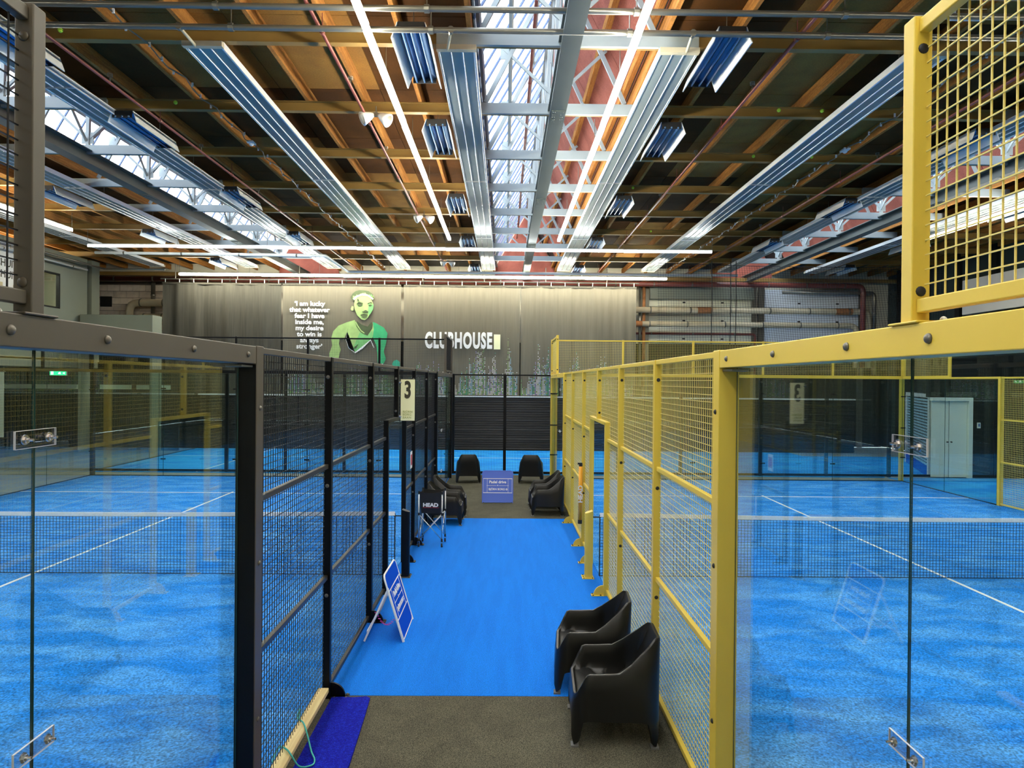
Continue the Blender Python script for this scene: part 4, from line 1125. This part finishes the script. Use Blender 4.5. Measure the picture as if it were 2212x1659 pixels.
pipe('lagged_pipe', [(5.4, YP, 5.93), (15.75, YP, 5.93), (15.75, YP, 3.5)], 0.13, 'palepipe', 'upper cream lagged pipe across the pale panelled doors', bands=[(0.28, 0.34), (0.86, 0.93)])
pipe('lagged_pipe', [(5.4, YP-.05, 5.32), (15.2, YP-.05, 5.32), (15.2, YP-.05, 3.5)], 0.12, 'palepipe', 'lower cream lagged pipe across the pale panelled doors', bands=[(0.0, 0.05)])
pipe('red_pipe', [(-17.5, YP-.2, 7.02), (15.4, YP-.2, 7.02), (15.4, YP-.2, 3.5)], 0.11, 'redpipe', 'long dark red pipe high along the back wall, turning down beside the blue-white door')
pipe('red_pipe', [(5.5, 29.8, 4.95), (11.0, 29.8, 4.95), (11.0, 29.8, 3.2)], 0.05, 'redpipe', 'thin red pipe below the cream ones, turning down halfway')
pipe('lagged_pipe', [(-14.2, YP, 6.02), (-16.15, YP, 6.02), (-16.15, YP, 3.5)], 0.16, 'palepipe', 'cream elbow pipe emerging behind the black banner onto the blockwork')
pipe('lagged_pipe', [(-14.2, YP-.3, 5.40), (-15.75, YP-.3, 5.40), (-15.75, YP-.3, 3.5)], 0.13, 'palepipe', 'second smaller cream elbow pipe just below the bigger elbow pipe')
pipe('grey_pipe', [(16.0, YP, 3.2), (16.0, YP, 6.75), (12.0, YP, 6.75)], 0.08, 'steelpipe', 'grey pipe rising in the corner beyond the panelled doors')
for i, xx in enumerate((5.62, 5.85, 6.02)):
    pipe('riser_pipe', [(xx, YP+0.2, 2.6), (xx, YP+0.2, 7.2)], 0.045 + 0.012*i, ('cap', 'steelpipe', 'rust')[i], ('black riser pipe nearest the last banner edge', 'grey riser pipe in the cluster beside the last banner', 'rust-brown riser pipe beside the pale panelled door')[i])
pipe('riser_pipe', [(-15.3, YP+0.3, -0.01), (-15.3, YP+0.3, 7.3)], 0.09, 'steelpipe', 'dark vertical conduit on the cream blockwork')
# black void box on the blockwork
o = MB().box(-18.0+0.25, -17.5+0.25, YB-0.12, YB-0.06, 5.9, 6.35).build('vent_opening', 'cap'); tag(o, 'small black square vent on the cream blockwork', 'vent')
o['label'] = 'small black square vent on the cream blockwork'
# white board on right wall, seen through the upper yellow mesh
o = bevel(MB().box(XR-0.35, XR-0.13, 19.5, 24.6, 5.35, 6.6).build('wall_unit', 'refl_white'), 0.02, 2); tag(o, 'white box unit high on the dark teal wall', 'box')

# drop net hanging at right
t = thing('safety_net', 'fine dark safety net draped from the roof before the pale panelled doors', 'net', (11.2, 25.0, 4.2))
g = MB(); n = 110; rws = 34; x0, x1 = -5.6, 5.2
def nz(u, v): return 3.0 - v*2.95 + 0.18*math.sin(u*9)*v*0.4
def ny(u, v): return 0.25*math.sin(u*14)*v + 0.5*(1-v)*math.sin(u*3)
for i in range(n+1):
    u = i/n; q = [(x0+(x1-x0)*u + 0.1*v/6, ny(u, v/6), nz(u, v/6)) for v in range(7)]
    for a, b in zip(q[:-1], q[1:]): g.bar(a, b, 0.006)
for j in range(rws+1):
    v = j/rws; q = [(x0+(x1-x0)*i/36, ny(i/36, v), nz(i/36, v)) for i in range(37)]
    for a, b in zip(q[:-1], q[1:]): g.bar(a, b, 0.006)
g.build('net_mesh', 'netk', t, kind='stuff')
MB().tube([(x0+(x1-x0)*i/20, ny(i/20, 0), nz(i/20, 0)) for i in range(21)], 0.012, 6).build('top_cord', 'netk', t)
for xx in (-3.6, -2.9, -2.7): MB().tube([(xx, 0, 3.1), (xx+0.05, 0.1, 1.5), (xx, 0, 0.0)], 0.016, 6).build('pull_cord', 'cap', t)

# ------------------------------------------------------------------ strip lights
def strip(label, a, b, lit='led', wd=0.075, hanger=True):
    a = Vector(a); b = Vector(b); L = (b-a).length; d = (b-a)/L
    t = thing('strip_light', label, 'light', a, group='long strip lights under the roof'); e = d*L
    side = Vector((-d.y, d.x, 0))
    MB().bar(Vector((0,0,0.045)), e+Vector((0,0,0.045)), wd*0.5, 0.03).build('housing', 'alu', t)
    n = max(1, round(L/3.0))
    for i in range(n):
        MB().bar(e*(i/n)+d*0.012+Vector((0,0,-0.02)), e*((i+1)/n)-d*0.012+Vector((0,0,-0.005)), wd, 0.07).build('diffuser', lit, t)
    if hanger:
        h = MB(); k = max(2, int(L/2.6))
        for i in range(k+1): p = e*(i/k); h.tube([p+Vector((0,0,0.05)), p+Vector((0,0,7.5-a.z))], 0.006, 6)
        h.build('hanger', 'steelpipe', t)
    return t
strip('long lit strip light beside the horn speakers', (-1.69, -4, 7.0), (-1.69, 20.2, 7.0))
strip('long lit strip light below the red boards of the central skylight', (1.56, -4, 7.0), (1.56, 20.2, 7.0))
strip('lit strip light over the outer wall of the black-fenced court', (-12.4, 0, 7.0), (-12.4, 19.5, 7.0))
strip('lit strip light over the outer wall of the yellow-fenced court', (12.1, 0, 7.0), (12.1, 19.7, 7.0))
strip('dimmer strip light crossing the hall in front of the banners', (-13.3, 21.7, 7.0), (6.6, 21.7, 7.0), 'led_dim', 0.055)
strip('brightest strip light along the tops of the banners', (-12.9, 26.95, 6.92), (6.4, 26.95, 6.92), 'led', 0.16)

# ------------------------------------------------------------------ radiant heater panels
def heater(label, x, y0, y1, z=7.28):
    t = thing('radiant_heater', label, 'heater', (x, y0, z), group='long radiant heater panels under the roof')
    L = y1-y0; wd = 0.50; n = max(2, round(L/6.2))
    for i in range(n):
        a, b = L*i/n, L*(i+1)/n
        bb = MB()
        for k in range(3):
            c = -wd/2 + wd*(k+0.5)/3; hw_ = wd/6-0.012
            bb.prism([(c-hw_, 0.012), (c+hw_, 0.012), (c+hw_, 0.03), (c-hw_, 0.03)], a+0.008, b-0.008)
        bb.box(-wd/2, wd/2, a+0.004, b-0.004, 0.03, 0.055)
        bb.build('heater_plate', 'heater', t)
        MB().box(-wd/2-0.008, wd/2+0.008, b-0.02, b+0.02, -0.004, 0.02).build('joint_strap', 'alu', t)
    for k in range(4):
        c = -wd/2 + 0.012 + (wd-0.024)*k/3
        MB().tube([(c, -0.03, 0.006), (c, L+0.03, 0.006)], 0.010, 8).build('water_pipe', 'hrib', t, smooth=True)
    MB().box(-wd/2-0.01, -wd/2, 0, L, -0.005, 0.09).box(wd/2, wd/2+0.01, 0, L, -0.005, 0.09).build('side_flange', 'refl_white', t)
    MB().box(-wd/2-0.02, wd/2+0.02, -0.09, -0.01, -0.01, 0.06).build('header', 'palepipe', t)
    MB().box(-wd/2-0.02, wd/2+0.02, L+0.01, L+0.09, -0.01, 0.06).build('header', 'palepipe', t)
    h = MB()
    for i in range(int(L/2.35)+1):
        for sx in (-0.2, 0.2): h.tube([(sx, 0.3+i*2.35, 0.05), (sx, 0.3+i*2.35, 0.3)], 0.005, 6)
    h.build('hanger', 'steelpipe', t)
    return t
hx = {-14.0: 'outermost heater panel, beside the grey office wall', -10.25: 'heater panel on the office side of the skylight over the black-fenced court', -6.95: 'heater panel on the walkway side of the skylight over the black-fenced court',
      -4.12: 'heater panel midway between the skylight of the black-fenced court and the central one', -0.70: 'heater panel along the glazed edge of the central skylight', 2.33: 'cream-looking heater panel along the red-boarded edge of the central skylight',
      5.74: 'heater panel midway between the central skylight and the one over the yellow-fenced court', 8.85: 'heater panel on the walkway side of the skylight over the yellow-fenced court', 12.38: 'outermost heater panel, beside the dark teal wall'}
for x, l in hx.items():
    heater(l, x, 9.27 if abs(x) < 6.5 else 5.0, 27.4)

# ------------------------------------------------------------------ reflector luminaires (unlit)
def lum_proto():
    t = thing('ceiling_luminaire', '', 'light', group='unlit reflector luminaires under the roof')
    L = 1.5; wd = 0.34
    b = MB(); prof = []
    for i in range(13):
        u = i/12; x = -wd/2 + wd*u; prof.append((x, 0.04 + 0.022*math.cos(u*6*PI)))
    poly = prof + [(wd/2, 0.10), (-wd/2, 0.10)]
    b.prism(poly, -L/2, L/2); b.build('reflector_body', 'refl_blue', t)
    for k in range(3):
        c = -wd/2 + wd*(k+0.5)/3
        MB().tube([(c, -L/2-0.02, 0.0), (c, L/2+0.02, 0.0)], 0.017, 8).build('tube', 'tube_off', t, smooth=True)
    for s_ in (-1, 1):
        q = [(s_*wd/2, 0.10), (s_*(wd/2+0.012), 0.10), (s_*(wd/2+0.085), -0.10), (s_*(wd/2+0.07), -0.10)]
        if s_ < 0: q = q[::-1]
        MB().prism(q, -L/2, L/2).build('wing', 'refl_white', t)
    MB().box(-wd/2, wd/2, -L/2-0.012, -L/2, -0.02, 0.10).box(-wd/2, wd/2, L/2, L/2+0.012, -0.02, 0.10).build('end_plate', 'cap', t)
    h = MB()
    for y in (-0.5, 0.5): h.tube([(0, y, 0.10), (0, y, 0.36)], 0.006, 6)
    h.build('hanger', 'steelpipe', t)
    return t
proto = lum_proto(); first = True
cols = [(-0.278, 'beside the glazed edge of the central skylight', (9.4, 12.6, 17.3, 22.1, 27.2)), (0.645, 'beside the red-boarded edge of the central skylight', (9.4, 12.6, 17.3, 22.1, 27.2)),
        (-1.475, 'on the walkway side of the black court skylight', (9.0, 12.4, 16.9, 21.7)), (-2.46, 'between black court skylight and office', (12.4, 17.0, 21.6, 26.4)),
        (1.905, 'on the walkway side of the yellow court skylight', (9.0, 12.7, 17.3, 22.0)), (2.95, 'between yellow court skylight and teal wall', (12.6, 17.3, 22.0, 26.5))]
ordn = ['nearest', 'second nearest', 'third', 'fourth', 'farthest']
SH = 'unlit reflector luminaire'
for rt, where, ys in cols:
    for i, y in enumerate(ys):
        w_ = ordn[i] if i < len(ys)-1 else 'farthest'
        lab = '%s unlit luminaire %s' % (w_, where)
        if first: proto.location = (rt*4.45, y, 7.25); proto['label'] = lab; first = False
        else: dup(proto, (rt*4.45, y, 7.25), 0, lab)

# ------------------------------------------------------------------ pipes under the roof
def run_y(label, x, z, r, m, y0=3.0, y1=28.0, heads=True, m2='redpipe'):
    t = thing('sprinkler_pipe', label, 'pipe', (x, y0, z), group='sprinkler pipes running down the hall')
    MB().tube([(0, 0, 0), (0, y1-y0, 0)], r, 10).build('run', m, t, smooth=True)
    for i in range(int((y1-y0)/3.1)):
        y = 1.2+i*3.1
        if heads:
            h = MB().tube([(0, y, 0), (0, y, 0.09)], 0.012, 6)
            for k in range(3): h.tube([(0.035*math.cos(a), y+0.035*math.sin(a), 0.10+0.02*k) for a in [2*PI*j/8 for j in range(8)]], 0.004, 4, closed=True)
            h.build('sprinkler_head', 'steelpipe', t)
        MB().tube([(0, y+1.5-0.03, 0), (0, y+1.5+0.03, 0)], r*1.35, 10).tube([(0, y+1.5, 0), (0, y+1.5, 0.25)], 0.007, 6).build('coupling', m2, t)
    return t
run_y('dark red sprinkler pipe farthest out over the black-fenced court', -6.05, 7.28, 0.024, 'redpipe')
run_y('dark red sprinkler pipe passing the horn speakers', -2.40, 7.28, 0.024, 'redpipe')
run_y('dark red sprinkler pipe over the yellow fence, nearer the walkway', 3.76, 7.28, 0.024, 'redpipe')
run_y('dark red sprinkler pipe farthest out over the yellow-fenced court', 7.4, 7.28, 0.024, 'redpipe')
run_y('red sprinkler riser line inside the central skylight', 0.45, 8.9, 0.03, 'redpipe', 5.0, 29.0, False)
for i, (y, z, r_) in enumerate(((7.75, 7.25, 0.032), (8.10, 7.22, 0.036), (8.55, 7.20, 0.036))):
    t = thing('roof_pipe', ('grey steel pipe crossing the hall, the nearest of three', 'grey steel pipe crossing the hall, middle of three', 'grey steel pipe crossing the hall, the farthest of three')[i], 'pipe', (-17, y, z), group='grey pipes crossing under the roof')
    MB().tube([(0, 0, 0), (30, 0, 0)], r_, 10).build('run', 'steelpipe', t, smooth=True)
    c = MB()
    for k in range(12): c.tube([(1+k*2.5, 0, 0), (1.06+k*2.5, 0, 0)], r_*1.4, 10).tube([(1.03+k*2.5, 0, 0), (1.03+k*2.5, 0, 0.22)], 0.008, 6)
    c.build('clip', 'steelpipe', t)
for (x, lab) in ((-4.12, 'short feed pipe dropping to the heater over the black-fenced court'), (-0.72, 'short feed pipe dropping to the heater at the glazed skylight edge'), (2.33, 'short feed pipe dropping to the heater at the red-boarded skylight edge')):
    t = thing('feed_pipe', lab, 'pipe', (x, 8.55, 7.2)); MB().tube([(0, 0, 0), (0.1*(-1 if x < 0 else 1), 0.68, 0.09)], 0.02, 8).build('run', 'palepipe', t, smooth=True)
    MB().tube([(0,-0.03,0), (0,0.03,0)], 0.045, 10).build('union', 'steelpipe', t)
# cable runs with clips
def cable(label, x, z, y0=6.0, y1=28.0, zig=0.0):
    t = thing('cable_run', label, 'cable', (x, y0, z)); L = y1-y0
    pts = [(0.05*math.sin(i*2.2)*zig, L*i/60, -0.03*abs(math.sin(i*0.78))) for i in range(61)]
    MB().tube(pts, 0.011, 6).build('cable', 'steelpipe', t)
    c = MB()
    for i in range(int(L/0.42)):
        u = i*0.42; k = min(59, int(u/L*60)); c.box(pts[k][0]-0.014, pts[k][0]+0.014, u-0.008, u+0.008, -0.045, 0.015)
    c.build('cable_clip', 'wire_w', t, kind='stuff')
    MB().dome((0, 7.2, -0.03), (0,0,-1), 0.05, 0.05, 10).box(-0.06, 0.06, 7.1, 7.3, -0.03, 0.0).build('sensor', 'refl_white', t)
cable('clipped cable with white sensor above the black-fenced court', -4.95, 7.382, zig=1)
cable('clipped cable with white sensor above the yellow-fenced court', 6.6, 7.382, zig=1)
# horn loudspeakers
def horn(label, x, y, z, s_=1.0):
    t = thing('horn_speaker', label, 'speaker', (x, y, z))
    for k, d in enumerate((Vector((-0.75, -0.35, -0.45)), Vector((0.75, -0.2, -0.5)))):
        d.normalize(); a = Vector((d.x*0.05, 0, 0))
        pts = [a, a+d*0.06, a+d*0.14, a+d*0.22]; rs = [0.035, 0.05, 0.085, 0.125]
        hb = MB(); hb.tube(pts, 0.03, 16, r2=0.12); hb.build('horn', 'refl_white', t, smooth=True)
        q = MB().dome(a+d*0.222, d, 0.09, 0.004, 14); q.build('horn_mouth', 'steelpipe', t)
    MB().tube([(0, 0, 0), (0, 0, 7.42-z)], 0.012, 6).box(-0.04, 0.04, -0.03, 0.03, -0.03, 0.03).build('bracket', 'steelpipe', t)
horn('pair of white horn speakers nearest, hanging by the second roof beam', -2.22, 11.6-0.1, 7.28)
horn('pair of white horn speakers halfway down the hall beside the lit strip', -2.25, 18.65-0.1, 7.28)
horn('pair of white horn speakers at the far end above the banners', -2.2, 25.7-0.1, 7.28)
# smoke detector and ceiling dome
t = thing('ceiling_dome', 'white dome fitting on the brown roof boards above the black-fenced court', 'sensor', (-6.45, 12.6, 7.87)); MB().dome((0,0,0), (0,0,-1), 0.17, 0.10, 16).build('dome', 'refl_white', t, smooth=True); MB().tube([(0,0,-.01), (0,0,0)], 0.19, 16).build('rim', 'refl_white', t)
# tennis balls stuck on the beams
bl = None
balls = [(-8.75, 9.2, 'lime ball on the nearest beam by the upper black mesh post'), (-6.0, 9.2, 'lime ball on the nearest beam beside the clipped cable'), (-5.6, 11.55, 'lime ball on the second beam above the white dome'),
         (8.15, 9.2, 'yellow ball on the nearest beam beside the yellow post'), (4.62, 11.55, 'yellow ball on the second beam, nearer the sprinkler pipe'), (5.36, 11.55, 'yellow ball on the second beam, touching the yellow court heater'),
         (5.05, 13.9, 'lime ball on the third beam, walkway side of the heater'), (6.25, 13.9, 'lime ball on the third beam, outer side of the heater'), (3.02, 16.25, 'lime ball on the fourth beam near the reflector luminaires'),
         (8.0, 10.4, 'yellow ball lodged on a joist edge near the yellow post'), (4.45, 20.9, 'lime ball on a far beam over the yellow-fenced court')]
for (x, y, lab) in balls:
    if bl is None:
        b = MB(); b.dome((0,0,0), (0,0,1), 0.033, 0.033, 12).dome((0,0,0), (0,0,-1), 0.033, 0.033, 12)
        bl = b.build('tennis_ball', 'ball', smooth=True); tag(bl, lab, 'ball', 'tennis balls stuck in the roof'); bl.location = (x, y-0.03, 7.449)
    else:
        c = bl.copy(); C.objects.link(c); c.location = (x, y-0.03, 7.449); c['label'] = lab
# emergency luminaire top right and small notices
t = thing('emergency_light', 'small white emergency light under the roof beside the nearest crossing pipes', 'light', (5.65, 8.3, 7.3)); bevel(MB().box(-0.2, 0.2, -0.06, 0.06, 0, 0.10).build('housing', 'refl_white', t), 0.01, 2); MB().box(-0.19, 0.19, -0.07, -0.06, 0.02, 0.08).build('lens', 'steel', t)
MB().tube([(0,0,0.1), (0,0,0.3)], 0.008, 6).build('hanger', 'steelpipe', t)
t = thing('fence_notice', 'small white and red notice on the black fence near the ball cart', 'sign', (-1.50, 10.85, 1.38)); MB().box(-0.004, 0.0, 0, 0.2, 0, 0.27).build('sheet', 'white', t); MB().box(0.0, 0.002, 0.03, 0.17, 0.05, 0.22).build('print', 'redprint', t)
print('objects', len(bpy.data.objects))
